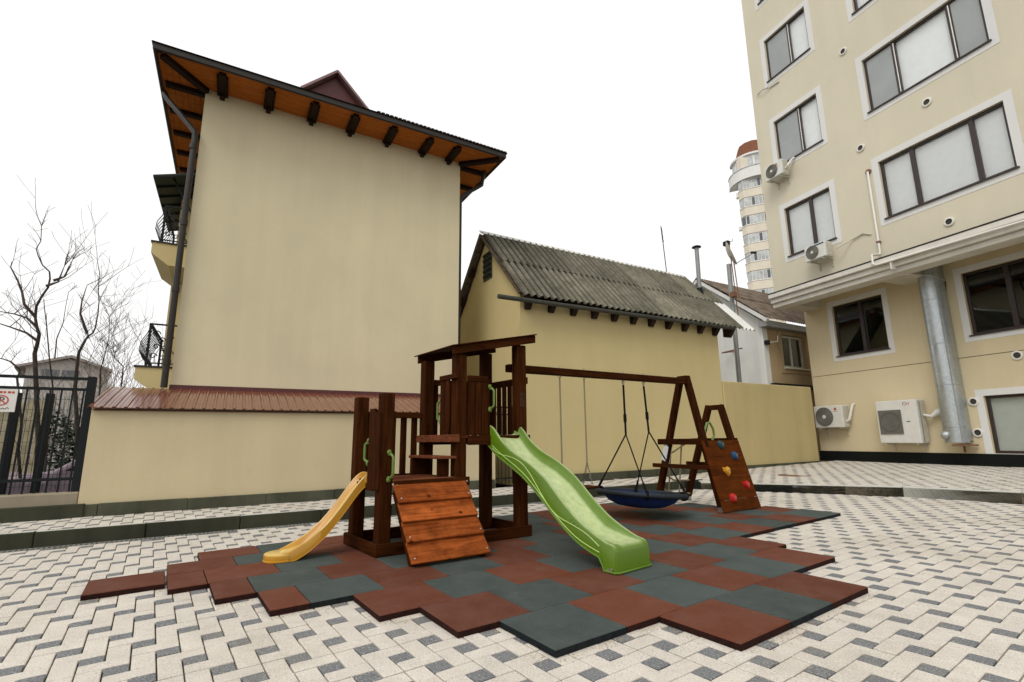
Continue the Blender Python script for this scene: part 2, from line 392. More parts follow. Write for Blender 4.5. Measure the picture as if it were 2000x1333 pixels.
PO = Vector((-.891, 2.772, 0)); PA = R(36.72); PU = .1015
PD = Vector((cos(PA), sin(PA), 0)); PN = Vector((sin(PA), -cos(PA), 0))
def zplat(x, y): return .25 - .015*AF.l(x, y)[1]
LE0, LE1, LE2 = (3.505, 10.184), (6.294, 8.549), (7.262, 7.51)
def side(p, a, b): return (b[0]-a[0])*(p[1]-a[1]) - (b[1]-a[1])*(p[0]-a[0])
LE3 = (7.262+.62*6, 7.51-.785*6)
def onplat(p, m=0.):
    return (side(p, LE0, LE1) > m if p[0] < LE1[0] else (side(p, LE1, LE2) > m and side(p, LE2, LE3) > m))
def inview(p, z, mg=1.12):
    d = Vector((p[0], p[1], z-H)); k = d.dot(fw)
    return k > .8 and abs(d.dot(rt)/k) < 1.04*mg + .5/k and d.dot(up)/k > -.70*mg - .3/k
MATROWS = None
def brick(b, c, du, dv, tilt, z, h=.05, gap=.0034, ch=.003):
    # c centre, du/dv half sizes along PD, PN ; top face with chamfers and sides
    du -= gap; dv -= gap
    def q(s, t, zz): return tuple(c + PD*s + PN*t + Vector((0, 0, zz + tilt[0]*s + tilt[1]*t)))
    t = [q(-du+ch, -dv+ch, z), q(du-ch, -dv+ch, z), q(du-ch, dv-ch, z), q(-du+ch, dv-ch, z)]
    e = [q(-du, -dv, z-ch), q(du, -dv, z-ch), q(du, dv, z-ch), q(-du, dv, z-ch)]
    f = [q(-du, -dv, z-h*.4), q(du, -dv, z-h*.4), q(du, dv, z-h*.4), q(-du, dv, z-h*.4)]
    fs = [(3,2,1,0)] + [(i, (i+1)%4, 4+(i+1)%4, 4+i) for i in range(4)] + [(4+i, 4+(i+1)%4, 8+(i+1)%4, 8+i) for i in range(4)]
    b.add(t+e+f, fs)

def paving(name, label, test, zf, arng, crng, skip=None):
    cand = []
    for a in range(*arng):
        for c in range(*crng):
            if (c-2*a) % 5: continue
            for kind, da, dc, w, h in (('d', .5, .5, .5, .5), ('l', 1., 1.5, 1., .5), ('l', .5, 3., .5, 1.)):
                p = PO + PD*((a+da)*PU) + PN*((c+dc)*PU)
                if not test(p) or not inview(p, 0): continue
                if skip and skip(p): continue
                cand.append((p.length, kind, p, w*PU, h*PU))
    cand.sort(key=lambda t: t[0])
    T = Thing(name, label, None, WD, kind='structure')
    rnd = random.Random(3)
    shared = {}
    far = {'d': B(), 'l': B()}
    nI = 0
    for dist, kind, p, w, h in cand:
        z = zf(p[0], p[1]) + rnd.uniform(-.0025, .0025)
        # most visible bricks: the nearest that lie inside the frame
        d = Vector((p[0], p[1], z-H)); k = d.dot(fw)
        vis = abs(d.dot(rt)/k - .0) < 1.05 and d.dot(up)/k > -.70
        if vis and nI < 300:
            key = (kind, w, h)
            if key not in shared:
                b = B(); brick(b, Vector((0,0,0)), w, h, (0, 0), 0); me = b.mesh('paver'); fix(me); me.materials.append(M[kind+'pav']); shared[key] = me
            o = bpy.data.objects.new('paver', shared[key]); COL.objects.link(o); o.parent = T.o
            o.location = (p[0], p[1], z); o.rotation_euler = (rnd.gauss(0, .004), rnd.gauss(0, .004), rnd.gauss(0, .003)); nI += 1
        else:
            brick(far[kind], p, w, h, (rnd.gauss(0, .004), rnd.gauss(0, .004)), z)
    for kind, nm in (('l', 'light_pavers'), ('d', 'dark_pavers')):
        if far[kind].v:
            T.part(nm, far[kind], M[kind+'pav'], kind='stuff', label=('small off-white pavers' if kind == 'l' else 'small grey half pavers')+' running on into the distance', recalc=False)
    return T

# rubber mat rows: (v0, v1, joints, colours)
MU = .5
ROWS = [
 (0, 1, [0, 1, 2, 3.04], 'RDR'),
 (1, 2, [-1.53, -.53, .47, 1.47, 2.47, 3.5, 4.48], 'DRDRDR'),
 (2, 3, [-2.05, -1.06, -.05, .95, 1.94, 2.94, 3.93, 4.87], 'RDRDRDR'),
 (3, 4, [-2.55, -1.55, -.55, .46, 1.4, 2.37, 3.33, 4.32, 5.4, 6.34, 7.35, 8.37, 9.64], 'RDRDRDRDRDRD'),
 (4, 4.94, [-3.55, -3.08, -2.1, -1.1, -.12, .87, 1.84, 2.8, 3.78, 4.75, 5.74, 6.7, 7.66, 8.6, 9.52], 'RDRDRDDRDRDRDR'),
 (4.94, 5.87, [-4.05, -3.57, -2.57, -1.6, -.6, .37, 1.32, 2.3, 3.28, 4.26, 5.24, 6.2, 7.2, 8.2, 9.1], 'RDRDDRDRDRDDRD'),
 (5.87, 6.8, [-4.55, -4.07, -3.09, -2.12, -1.15, -.15, .83, 1.8, 2.78, 3.76, 4.74, 5.72, 6.7, 7.68, 8.5], 'RRDRRDRDRDRDRD'),
 (6.8, 7.6, [-4.55, -3.59, -2.6, -1.62, -.64, .34, 1.32, 2.5, 3.3, 4.28, 5.26, 6.24, 7.2], 'RDRDRDRDRDRR'),
 (7.6, 8.4, [-4.08, -3.12, -2.4, -1.44, -.46, .52, 1.5, 2.48, 3.46, 4.44, 5.42, 6.4, 7.15], 'RDRRDRDDRDRD'),
]
def mrect():
    out = []
    for v0, v1, j, c in ROWS:
        for i in range(len(j)-1): out.append((j[i], j[i+1], v0, v1, c[i]))
    out.append((-5.51, -4.57, 6.28, 7.16, 'R'))
    return out
def inmat(p, m=.35):
    u, v = MF.l(p[0], p[1]); u /= MU; v /= MU
    for v0, v1, j, c in ROWS:
        if v0 <= v < v1 and j[0]+m < u < j[-1]-m:
            lo = [r for r in ROWS if abs(r[1]-v0) < 1e-6]; hi = [r for r in ROWS if abs(r[0]-v1) < 1e-6]
            if (v-v0 < m and (not lo or not lo[0][2][0]+m < u < lo[0][2][-1]-m)): return False
            if (v1-v < m and (not hi or not hi[0][2][0]+m < u < hi[0][2][-1]-m)): return False
            return True
    return False

base = B()
base.quad((-14,-4,-.016), (30,-4,-.016), (30,30,-.016), (-14,30,-.016))
solo('paving_bed', base, M['sand'], 'dark jointing sand bed between the courtyard pavers', None, WD, kind='structure')
def t_court(p):
    u, v = KF.l(p[0], p[1]); return v < -.13 and not onplat(p, -.02)
paving('courtyard_paving', 'cream pavers with grey half bricks covering the courtyard floor', t_court, lambda x, y: 0., (-90, 175), (-140, 55), inmat)
def t_walk(p):
    u, v = KF.l(p[0], p[1]); return .1 < v < 1.12 and u < 10.6
paving('walkway_paving', 'narrow raised strip of cream pavers along the garden wall', t_walk, lambda x, y: .155, (-90, 175), (-190, 0))
def t_plat(p):
    u, v = KF.l(p[0], p[1]); a, b = AF.l(p[0], p[1])
    return v < 1.16 and onplat(p, .19) and b > .03 and not (.1 < v < 1.12 and u < 10.6) and not (u < 10.3 and v < .12)
paving('raised_paving', 'raised paved terrace in front of the apartment block', t_plat, zplat, (-10, 190), (-150, 80))
# beds under the raised strips
b = B().box(-4, 10.7, .06, 1.2, -.02, .138)
solo('walkway_bed', b, M['sand'], 'sand bed under the raised paved strip', None, KF, kind='structure')
pl = [LE0, LE1, LE2, LE3, (16, 3), (14, 14), (9.5, 22), (4.2, 13.6)]
b = B(); vs = [(x, y, zplat(x, y)-.017) for x, y in pl]; b.quad(*vs)
for i in range(len(pl)):
    p, q = pl[i], pl[(i+1) % len(pl)]; b.quad((*p, -.05), (*q, -.05), vs[(i+1) % len(pl)], vs[i])
solo('terrace_bed', b, M['sand'], 'sand bed under the raised terrace', None, WD, kind='structure')

# kerbs -----------------------------------------------------------------
T = Thing('kerb', 'grey concrete kerb stones edging the raised paved strip', None, KF, (-4, 0, 0), kind='structure')
rr = random.Random(5)
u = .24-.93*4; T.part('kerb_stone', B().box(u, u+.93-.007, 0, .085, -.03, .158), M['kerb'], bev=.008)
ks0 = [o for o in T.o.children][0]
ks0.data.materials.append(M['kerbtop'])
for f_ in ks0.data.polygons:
    if f_.normal.z > .9: f_.material_index = 1  # paler tops: skylight on upward faces is put into the colour
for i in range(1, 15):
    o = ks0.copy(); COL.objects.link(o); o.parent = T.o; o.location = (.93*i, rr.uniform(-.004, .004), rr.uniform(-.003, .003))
T = Thing('drain_channel', 'slotted black drain grate along the kerb foot', None, KF, (-4, 0, 0), kind='structure')
b = B().box(-3.5, 10, -.115, -.006, -.05, -.02); T.part('channel', b, M['slot'])
b = B()
for i in range(300): b.box(-2.5+i*.042, -2.5+i*.042+.018, -.108, -.012, -.02, .001)
b.box(-3.5, 10, -.118, -.108, -.02, .002); b.box(-3.5, 10, -.012, -.004, -.02, .002)
T.part('grate', b, M['grate'], kind='stuff')

def stonerow(T, name, p, q, n, z0, z1f, th, mt, gap=.004, **k):
    p = Vector((*p, 0)); q = Vector((*q, 0)); d = (q-p)/n; e = d.normalized(); nn = Vector((-e.y, e.x, 0))
    for i in range(n):
        a = p+d*i+e*gap; c = p+d*(i+1)-e*gap
        za, zc = z1f(a.x, a.y), z1f(c.x, c.y)
        b = B().hexa([(a.x, a.y, z0), (c.x, c.y, z0), tuple(Vector((c.x, c.y, z0))+nn*th), tuple(Vector((a.x, a.y, z0))+nn*th),
                      (a.x, a.y, za), (c.x, c.y, zc), tuple(Vector((c.x, c.y, zc))+nn*th), tuple(Vector((a.x, a.y, za))+nn*th)])
        T.part(name, b, mt, **k)
T = Thing('terrace_kerb', 'kerb of black granite and pale concrete round the raised terrace', None, WD, (4.4, 9.77, 0), kind='structure')
stonerow(T, 'granite_slab', LE0, LE1, 4, -.04, lambda x, y: zplat(x, y)-.022, .03, M['granite'], .001, label='polished black granite riser')
e = Vector((LE1[0]-LE0[0], LE1[1]-LE0[1], 0)).normalized(); nn = Vector((-e.y, e.x, 0))
stonerow(T, 'coping_stone', (LE0[0]-e.x*.02, LE0[1]-e.y*.02), (LE1[0], LE1[1]), 4, .09, lambda x, y: zplat(x, y)+.001, .13, M['kerbtop'], .003, bev=.004)
stonerow(T, 'kerb_stone', LE1, LE2, 1, -.04, lambda x, y: zplat(x, y)+.001, .12, M['kerbtop'], .004, bev=.006)
stonerow(T, 'kerb_stone', LE2, (LE2[0]+.62*5, LE2[1]-.785*5), 4, -.04, lambda x, y: zplat(x, y)+.001, .12, M['kerbtop'], .004, bev=.006)
# flank of the terrace where it meets the strip
stonerow(T, 'granite_slab', (3.02, 10.42), LE0, 1, -.04, lambda x, y: .135, .03, M['granite'], .001)

b = B().lathe((5.86, 11.1, zplat(5.86, 11.1)-.02), (0, 0, 1), [(.33, 0), (.33, .024), (.29, .026), (.28, .021), (.05, .022)], 32)
solo('manhole_cover', b, M['rust'], 'round rusty manhole cover set in the raised terrace', 'manhole cover', WD, (5.86, 11.1, .2))

# rubber mat ------------------------------------------------------------
T = Thing('rubber_mat', 'stepped mat of red and blue-grey rubber tiles under the playset', 'playground mat', MF, (0, 0, 0))
rr = random.Random(11); cache = {}
for u0, u1, v0, v1, c in mrect():
    key = (round(u1-u0, 3), round(v1-v0, 3), c)
    w, h = (u1-u0)*MU/2-.0022, (v1-v0)*MU/2-.0022
    if key not in cache:
        ch = .005
        b = B(); t = [(-w+ch, -h+ch, .04), (w-ch, -h+ch, .04), (w-ch, h-ch, .04), (-w+ch, h-ch, .04)]
        e = [(-w, -h, .034), (w, -h, .034), (w, h, .034), (-w, h, .034)]; f = [(x, y, .002) for x, y, _ in e]
        b.add(t+e+f, [(0,1,2,3)] + [(4+i, 4+(i+1)%4, (i+1)%4, i) for i in range(4)] + [(8+i, 8+(i+1)%4, 4+(i+1)%4, 4+i) for i in range(4)])
        me = b.mesh('rubber_tile'); me.materials.append(M['red' if c == 'R' else 'blue']); me.materials.append(M['rsideR' if c == 'R' else 'rsideB']); cache[key] = me
        for i in range(5, 9): me.polygons[i].material_index = 1  # side faces take a darker rubber than the tile top
    o = bpy.data.objects.new('rubber_tile', cache[key]); COL.objects.link(o); o.parent = T.o
    o.location = ((u0+u1)/2*MU, (v0+v1)/2*MU, rr.uniform(-.0012, .0012)); o.rotation_euler = (rr.gauss(0, .0022), rr.gauss(0, .0022), rr.gauss(0, .0025))

# ------------------------------------------------------------------ garden wall with plum coping
WV, BV = 1.15, 2.35
T = Thing('garden_wall', 'low cream garden wall capped with sloping plum metal sheets', 'wall', KF, (.33, WV, .155))
T.part('wall_body', B().box(.335, 6.205, WV, WV+.2, .14, 1.53), M['cream2'])
for i in range(8):
    a = -1.35+i*.947
    if a+.94 > .3: T.part('plinth_stone', B().box(max(a, .3), min(a+.942, 6.18), WV-.045, WV-.002, .10, .305+rr.uniform(-.006, .006)), M['plinth'], bev=.006)
fv, bv, fz, bz = WV-.08, BV-.02, 1.51, 1.885
T.part('coping_bed', B().prism([(fv+.02, fz-.03), (bv, bz-.03), (bv, 1.45), (WV+.19, 1.45)], lambda a, c, t: (t, a, c), .36, 6.19), M['plumd'])
n = 48; pw = (6.24-.30)/n
for i in range(n):
    a = .30+i*pw
    sec = [(a, 0), (a+.012, .016), (a+.030, .016), (a+.042, .001), (a+pw*.62, .001), (a+pw*.66, .005), (a+pw*.70, .001), (a+pw-.0015, .001)]
    b = B(); m_ = len(sec); st = [(0., fv, fz), (.5, (fv+bv)/2, (fz+bz)/2+.012), (1., bv, bz)]
    vs = [(x, v, z+dz) for _, v, z in st for x, dz in sec] + [(x, v, z+dz-.006) for _, v, z in st for x, dz in sec]
    fs = []
    for r_ in range(2):
        for k in range(m_-1):
            q = r_*m_+k; fs += [(q, q+1, q+1+m_, q+m_)]; q2 = q+3*m_; fs += [(q2+m_, q2+m_+1, q2+1, q2)]
    for k in range(m_-1): fs.append((k+1, k, 3*m_+k, 3*m_+k+1))
    b.add(vs, fs); T.part('coping_sheet', b, M['plum'], recalc=False)

# little metal gate between the wall and the small house
T = Thing('metal_gate', 'narrow black metal gate closing the gap beside the small house', 'gate', KF, (6.5, 1.25, .155))
for z in (.30, 1.50, 1.64): T.part('rail', B().box(6.21, 6.85, 1.26, 1.285, z-.012, z+.012), M['black'])
for i in range(8): T.part('bar', B().box(6.245+i*.078, 6.257+i*.078, 1.266, 1.278, .2, 1.66), M['black'])

# ------------------------------------------------------------------ left house
T = Thing('tall_house', 'tall cream house with blank side wall and orange wooden eaves', 'house', KF, (3.5, BV, 0))
U0, U1, ZT = 1.03, 5.945, 7.2
T.part('wall', B().box(U0, U1, BV, 12.5, 0, ZT+.2), M['cream'])
T.part('wall_strip', B().box(.66, U0-.002, 4.5, 8, 0, ZT-.9), M['yellow'], label='yellow side bay behind the drainpipe')
T.part('base_flashing', B().box(U0-.01, U1+.012, BV-.022, BV-.002, 1.86, 1.955), M['plumd'])
eu0, eu1, ev0, ev1, ez = .335, 6.745, 1.60, 12.9, 7.25
# soffit boards: run along the eaves, joined
sf = B()
nb = 8
for i in range(nb):
    a = ev0+.03+i*(BV-ev0-.03)/nb; c = a+(BV-ev0-.03)/nb-.004
    k0 = eu0+(a-ev0)*.92; k1 = eu1-(a-ev0)*1.06
    sf.box(k0, k1, a, c, ez, ez+.02)
T.part('soffit', sf, M['soffw'], label='orange stained soffit boards of the front eave')
sl_ = B(); sr_ = B()
for i in range(7):
    a = eu0+.03+i*(U0-eu0-.03)/7; sl_.box(a, a+(U0-eu0-.03)/7-.004, ev0+(a-eu0)*1.08, ev1, ez, ez+.02)
    a = eu1-.03-(i+1)*(eu1-.03-U1)/7; sr_.box(a, a+(eu1-.03-U1)/7-.004, ev0+(eu1-a)*.94, ev1, ez, ez+.02)
T.part('soffit', sl_, M['soffw']); T.part('soffit', sr_, M['soffw'])
fa = B().prism([(eu0, ev0), (eu1, ev0), (eu1, ev1), (eu1-.05, ev1), (eu1-.05, ev0+.05), (eu0+.05, ev0+.05), (eu0+.05, ev1), (eu0, ev1)], lambda a, c, t: (a, c, t), ez-.035, ez+.075)
T.part('fascia_gutter', fa, M['blackpipe'], bev=.012)
ri = [(eu0-.02, ev0-.02, ez+.085), (eu1+.02, ev0-.02, ez+.085), (eu1+.02, ev1, ez+.085), (eu0-.02, ev1, ez+.085)]
rf = B(); hv = (eu1-eu0)/2; rz = ez+.085+hv*.42
rf.quad(ri[0], ri[1], (eu0+hv, ev0+hv, rz)); rf.quad(ri[1], ri[2], (eu0+hv, ev1, rz), (eu0+hv, ev0+hv, rz)); rf.quad(ri[3], ri[0], (eu0+hv, ev0+hv, rz), (eu0+hv, ev1, rz))
rf.quad(*[(x, y, z-.01) for x, y, z in reversed(ri)])
T.part('roof', rf, M['tilew'], label='dark tiled hip roof')
tl = B()
for i in range(34):
    a = 3.9+i*.085; tl.beam((a, ev0-.03, ez+.092), (a, ev0+.9, ez+.092+.38), .06, .022)
T.part('eave_tiles', tl, M['tilew'], kind='stuff')
# brackets : rafter with a stepped foot on the wall
def bracket(b, u, w, v0, v1, z):
    b.box(u-w/2, u+w/2, v0, v1, z-.075, z-.002)
    b.box(u-w*.36, u+w*.36, v1-.12, v1-.003, z-.135, z-.077)
for u in (1.29, 2.03, 2.78, 3.51, 4.26, 5.03, 5.65):
    b = B(); bracket(b, u, .105, ev0+.12, BV-.003, ez); bk = T.part('bracket', b, M['brk'], bev=.006)
    T.part('bracket_plate', B().box(u-.085, u-.057, ev0+.2, BV-.01, ez-.06, ez-.004), M['brk'], parent=bk)
    T.part('bracket_plate', B().box(u+.057, u+.085, ev0+.2, BV-.01, ez-.06, ez-.004), M['brk'], parent=bk)
for p, q in (((U0+.02, BV-.02, ez-.05), (eu0+.12, ev0+.12, ez-.035)), ((U1-.02, BV-.02, ez-.05), (eu1-.12, ev0+.12, ez-.035))):
    T.part('bracket', B().beam(p, q, .11, .09), M['brk'], bev=.006)
for v in (2.46, 3.25, 4.05, 4.85, 5.65, 6.5):
    T.part('bracket', B().box(eu0+.1, U0, v-.05, v+.05, ez-.085, ez-.003), M['brk'], bev=.006)
    if v < 4: T.part('bracket', B().box(U1, eu1-.1, v-.05, v+.05, ez-.085, ez-.003), M['brk'], bev=.006)
# dormer gable on the roof
dv = 3.3
T.part('dormer', B().prism([(2.70, 7.8), (2.70, 8.5), (3.33, 9.12), (3.97, 8.5), (3.97, 7.8)], lambda a, c, t: (a, t, c), dv+.05, dv+2.5), M['plumd'])
vb = B().beam((3.335, dv+1.2, 9.20), (2.62, dv+1.2, 8.50), 2.6, .05, (0, 1, 0)); vb.beam((3.325, dv+1.2, 9.20), (4.06, dv+1.2, 8.45), 2.6, .05, (0, 1, 0))
T.part('dormer_verge', vb, M['pinkv'])
# drainpipes
T.part('drainpipe', B().tube([(.40, 2.75, 7.2), (.46, 2.62, 7.03), (.72, 2.42, 6.66), (.955, 2.27, 6.33), (.968, 2.26, 6.2), (.955, 2.26, 5.0), (.958, 2.26, 1.9)], .047, 10), M['blackpipe'], smooth=1)
for z in (6.0, 4.6, 3.45, 2.25): T.part('pipe_collar', B().tube([(.957, 2.26, z), (.957, 2.26, z+.09)], .056, 10), M['blackpipe'], smooth=1)
T.part('drainpipe', B().tube([(6.56, 2.36, 7.22), (6.53, 2.36, 7.05), (6.50, 2.36, 6.86), (6.40, 2.37, 6.78), (6.06, 2.42, 6.52), (5.995, 2.44, 6.4), (5.99, 2.44, 2.0)], .042, 10), M['blackpipe'], smooth=1)
# balconies on the side
def balcony(zt, v0, uo):
    s = T.part('balcony', B().prism([(uo, zt), (uo, zt-.2), (uo+.27, zt-.40), (U0-.004, zt-.40), (U0-.004, zt)], lambda a, c, t: (a, t, c), v0, v0+1.7), M['yellow'])
    T.part('slab_edge', B().box(uo-.02, U0-.006, v0-.02, v0+1.72, zt+.001, zt+.03), M['blackpipe'], parent=s)
    ru = uo+.13
    for p, q in (((ru, v0+.03, zt+.03), (ru, v0+.03, zt+.75)), ((ru, v0+1.65, zt+.03), (ru, v0+1.65, zt+.75))):
        T.part('railing_post', B().beam(p, q, .035, .035), M['black'], parent=s)
    T.part('top_rail', B().box(ru-.018, U0-.01, v0+.015, v0+.045, zt+.73, zt+.755), M['black'], parent=s)
    T.part('top_rail', B().box(ru-.018, ru+.018, v0+.05, v0+1.65, zt+.73, zt+.755), M['black'], parent=s)
    T.part('bottom_rail', B().box(ru-.01, U0-.01, v0+.02, v0+.04, zt+.07, zt+.09), M['black'], parent=s)
    for i in range(12):
        v = v0+.12+i*.13
        T.part('bar', B().tube([(ru, v, zt+.08), (ru-.07, v, zt+.17), (ru-.125, v, zt+.3), (ru-.115, v, zt+.45), (ru-.05, v, zt+.58), (ru, v, zt+.73)], .0075, 5), M['black'], parent=s)
    sc = B()
    for cx, cz, r0 in ((ru+.09, .58, .06), (ru+.17, .47, .06), (ru+.11, .36, .05), (ru+.21, .33, .06), (ru+.08, .2, .055), (ru+.2, .17, .05), (ru+.28, .52, .06), (ru+.3, .25, .06)):
        sc.tube([(cx+cos(t*.7)*r0*(1-t*.07), v0+.03, zt+cz+sin(t*.7)*r0*(1-t*.07)) for t in range(11)], .009, 5)
    sc.beam((ru, v0+.03, zt+.72), (U0-.1, v0+.03, zt+.1), .02, .02)
    T.part('scrollwork', sc, M['black'], parent=s)
balcony(2.28, 2.9, .485); balcony(4.62, 3.4, .42)
cn = B().hexa([(.30, 3.4, 5.88), (U0-.01, 3.4, 6.12), (U0-.01, 6.2, 6.12), (.30, 6.2, 5.88), (.30, 3.4, 5.91), (U0-.01, 3.4, 6.15), (U0-.01, 6.2, 6.15), (.30, 6.2, 5.91)])
cs = T.part('balcony_canopy', cn, M['canopy'])
for v in (3.42, 3.85, 4.3, 4.75, 5.2, 5.65, 6.15): T.part('batten', B().beam((.31, v, 5.865), (U0-.02, v, 6.105), .035, .03), M['black'], parent=cs)
T.part('brace', B().tube([(.6, 3.55, 5.98), (U0-.01, 3.55, 5.2)], .018, 6), M['black'], parent=cs)
T.part('brace', B().tube([(.6, 5.6, 5.98), (U0-.01, 5.6, 5.2)], .018, 6), M['black'], parent=cs)

# ------------------------------------------------------------------ small house with corrugated roof
SV, SU0, SU1 = 1.284, 6.86, 13.02
T = Thing('small_house', 'small yellow house under a mossy grey corrugated roof', 'house', KF, (9.9, SV, .15))
rv, rz = 2.85, 5.86
T.part('wall', B().box(SU0, SU1, SV, 4.4, .12, 3.92), M['yellow'])
gb = B().prism([(SV, 3.918), (4.4, 3.918), (4.4, 4.05), (rv, rz-.12), (SV, 4.05)], lambda a, c, t: (t, a, c), SU0, SU0+.2)
T.part('gable', gb, M['yellow'])
T.part('gable', B().prism([(SV, 3.918), (4.4, 3.918), (rv, rz-.12)], lambda a, c, t: (t, a, c), SU1-.2, SU1), M['yellow'])
lw = T.part('louvre_window', B().box(SU0-.02, SU0-.002, 2.53, 2.97, 4.72, 5.40), M['canopy'], label='small dark louvred opening high in the gable')
for i in range(5): T.part('louvre', B().beam((SU0-.03, 2.57, 4.80+i*.13), (SU0-.03, 2.93, 4.80+i*.13), .02, .09, (1, 0, .6)), M['black'], parent=lw)
for i in range(7): T.part('plinth_stone', B().box(6.88+i*.88, 6.88+i*.88+.874, SV-.07, SV-.002, .10, .31+rr.uniform(-.006, .006)), M['plinth'], bev=.006)
slope = Vector((0, rv-1.02, rz-3.92)); sl_n = Vector((0, -slope.z, slope.y)).normalized()
def sheet(u0, u1, t0, t1, lift, pitch=.17, amp=.034, th=.007, side=1):
    b = B(); n = max(6, int(round((u1-u0)/pitch*6))); P = []
    for i in range(n+1):
        u = u0+(u1-u0)*i/n; h = amp*cos(2*pi*(u-u0)/pitch)+lift; P.append((u, h))
    def pt(u, t, h):
        p = Vector((u, 1.02, 3.92))+slope*t+sl_n*h
        if side < 0: p.y = 2*rv-p.y
        return tuple(p)
    st = [t0, t1]
    vs = [pt(u, t, h) for t in st for u, h in P]+[pt(u, t, h-th) for t in st for u, h in P]
    m = n+1; fs = []
    for k in range(n):
        fs += [(k, k+1, k+1+m, k+m), (2*m+k+m, 2*m+k+1+m, 2*m+k+1, 2*m+k), (k+1, k, 2*m+k, 2*m+k+1), (m+k, m+k+1, 3*m+k+1, 3*m+k)]
    fs += [(0, m, 3*m, 2*m), (n, 2*m+n, 3*m+n, m+n)]
    b.add(vs, fs); b.valley = [4*k for k in range(n) if cos(2*pi*((P[k][0]+P[k+1][0])/2-u0)/pitch) < -.2]; return b
rr = random.Random(21)
def rsheet(b, mt='asb', **k):
    o = T.part('roof_sheet', b, M[mt], smooth=1, recalc=False, **k)
    if mt == 'asb':
        o.data.materials.append(M['asbv'])
        for i in b.valley: o.data.polygons[i].material_index = 1  # shading of the waves painted in as a darker trough material
    return o
ub = [6.70+i*1.02 for i in range(7)]+[13.72]
for i in range(7):
    rsheet(sheet(ub[i], ub[i+1]+.04, -.02+rr.uniform(-.006, .006), .53, .03+.006*(i % 2)))
    rsheet(sheet(ub[i]+.02, ub[i+1]+.06, .49+rr.uniform(-.012, .012), 1.0, .052+.006*(i % 2)))
rsheet(sheet(13.5, 14.28, -.02, .47, .02), 'lightsheet', label='clean pale sheet patched onto the roof end')
rsheet(sheet(13.72, 14.2, .49, .78, .045))
T.part('back_roof', sheet(6.70, 13.7, -.02, 1.0, .03, side=-1), M['asb'], smooth=1)
T.part('ridge_cap', B().beam((6.68, rv-.035, rz+.055), (13.76, rv-.035, rz+.055), .13, .018, (0, .7, .75)), M['lightsheet'])
T.part('ridge_board', B().box(6.8, 13.65, rv-.03, rv+.03, rz-.22, rz+.035), M['rafter'])
for i in range(12):
    u = 7.02+i*.585
    T.part('rafter_tail', B().prism([(SV+.1, 4.13), (SV+.1, 3.70), (1.22, 3.66), (1.06, 3.88), (1.06, 3.955)], lambda a, c, t: (t, a, c), u-.06, u+.06), M['rafter'])
T.part('eave_board', B().beam((6.85, 1.10, 3.955), (13.6, 1.10, 3.955), .03, .06), M['rafter'])
T.part('gutter_pipe', B().tube([(6.20, 1.0, 3.775), (13.35, 1.0, 3.865)], .047, 10), M['gutter'], smooth=1)
vg = B().beam((SU0-.1, rv, rz-.02), (SU0-.1, 4.62, 3.98), .13, .11, (1, 0, 0)); T.part('verge_board', vg, M['verge'])
vg = B().beam((SU0-.1, rv, rz-.02), (SU0-.1, 1.05, 3.93), .13, .05, (1, 0, 0)); T.part('verge_board', vg, M['verge'])
for t in (.3, .62):
    T.part('verge_block', B().beam((SU0-.08, rv+(4.62-rv)*t, rz-.1-(rz-3.98)*t), (SU0-.08, rv+(4.62-rv)*(t+.09), rz-.1-(rz-3.98)*(t+.09)), .14, .13, (1, 0, 0)), M['rafter'])

b = B().tube([(13.6, 2.2, 4.95), (13.62, 2.2, 6.62)], .062, 12)
T = Thing('flue_pipe', 'grey metal flue pipe with a flat cap on the roof end', 'chimney', KF, (13.6, 2.2, 5.0))
T.part('pipe', b, M['pole'], smooth=1); T.part('cap', B().lathe((13.62, 2.2, 6.64), (0, 0, 1), [(.14, 0), (.13, .025), (.02, .07)], 16), M['black'])
T.part('boot', B().tube([(13.6, 2.2, 5.0), (13.605, 2.2, 5.36)], [.13, .085], 12), M['black'], smooth=1)
T = Thing('tv_aerial', 'thin black television aerial mast above the roof ridge', 'antenna', KF, (13.05, 2.9, 5.8))
T.part('mast', B().tube([(13.05, 2.9, 5.75), (12.93, 2.9, 7.42)], .014, 6), M['black'])
for i in range(6): T.part('element', B().tube([(12.80+i*.006, 2.79, 7.38-i*.075), (13.06+i*.006, 3.0, 7.38-i*.075)], .014+.005*(i % 2), 5), M['black'])
T = Thing('satellite_dish', 'cream satellite dish seen edge-on on a grey pole', 'satellite dish', KF, (15.07, 2.2, 2.5))
T.part('pole', B().tube([(15.05, 2.2, 2.3), (15.08, 2.2, 6.36)], .07, 12), M['pole'], smooth=1)
ax = Vector((.50, -.80, .32)).normalized()
T.part('dish', B().lathe((15.17, 2.25, 6.72), ax, [(.0, 0), (.2, .025), (.33, .07), (.41, .11), (.415, .105), (.33, .055), (.2, .008), (0, -.02)], 28), M['dish'], smooth=1)
T.part('feed_arm', B().tube([(15.25, 2.1, 6.36), (15.62, 1.7, 6.66)], .014, 6), M['pole'])
T.part('feed_horn', B().beam((15.58, 1.74, 6.69), (15.70, 1.62, 6.67), .07, .06), M['black'], bev=.01)
T.part('mount', B().box(15.0, 15.14, 2.1, 2.3, 6.98, 7.13), M['black'], bev=.02)
T.part('brace', B().tube([(15.06, 2.1, 7.02), (15.02, 2.0, 4.6)], .018, 6), M['rust']); T.part('brace', B().tube([(15.2, 2.1, 6.5), (15.14, 2.0, 5.2)], .018, 6), M['rust'])
T.part('upper_arm', B().tube([(15.1, 2.2, 7.1), (15.38, 2.2, 7.2), (15.4, 2.2, 7.28)], .012, 6), M['pole'])
T.part('clamp', B().box(14.84, 15.0, 1.95, 2.1, 5.22, 5.38), M['rust'])

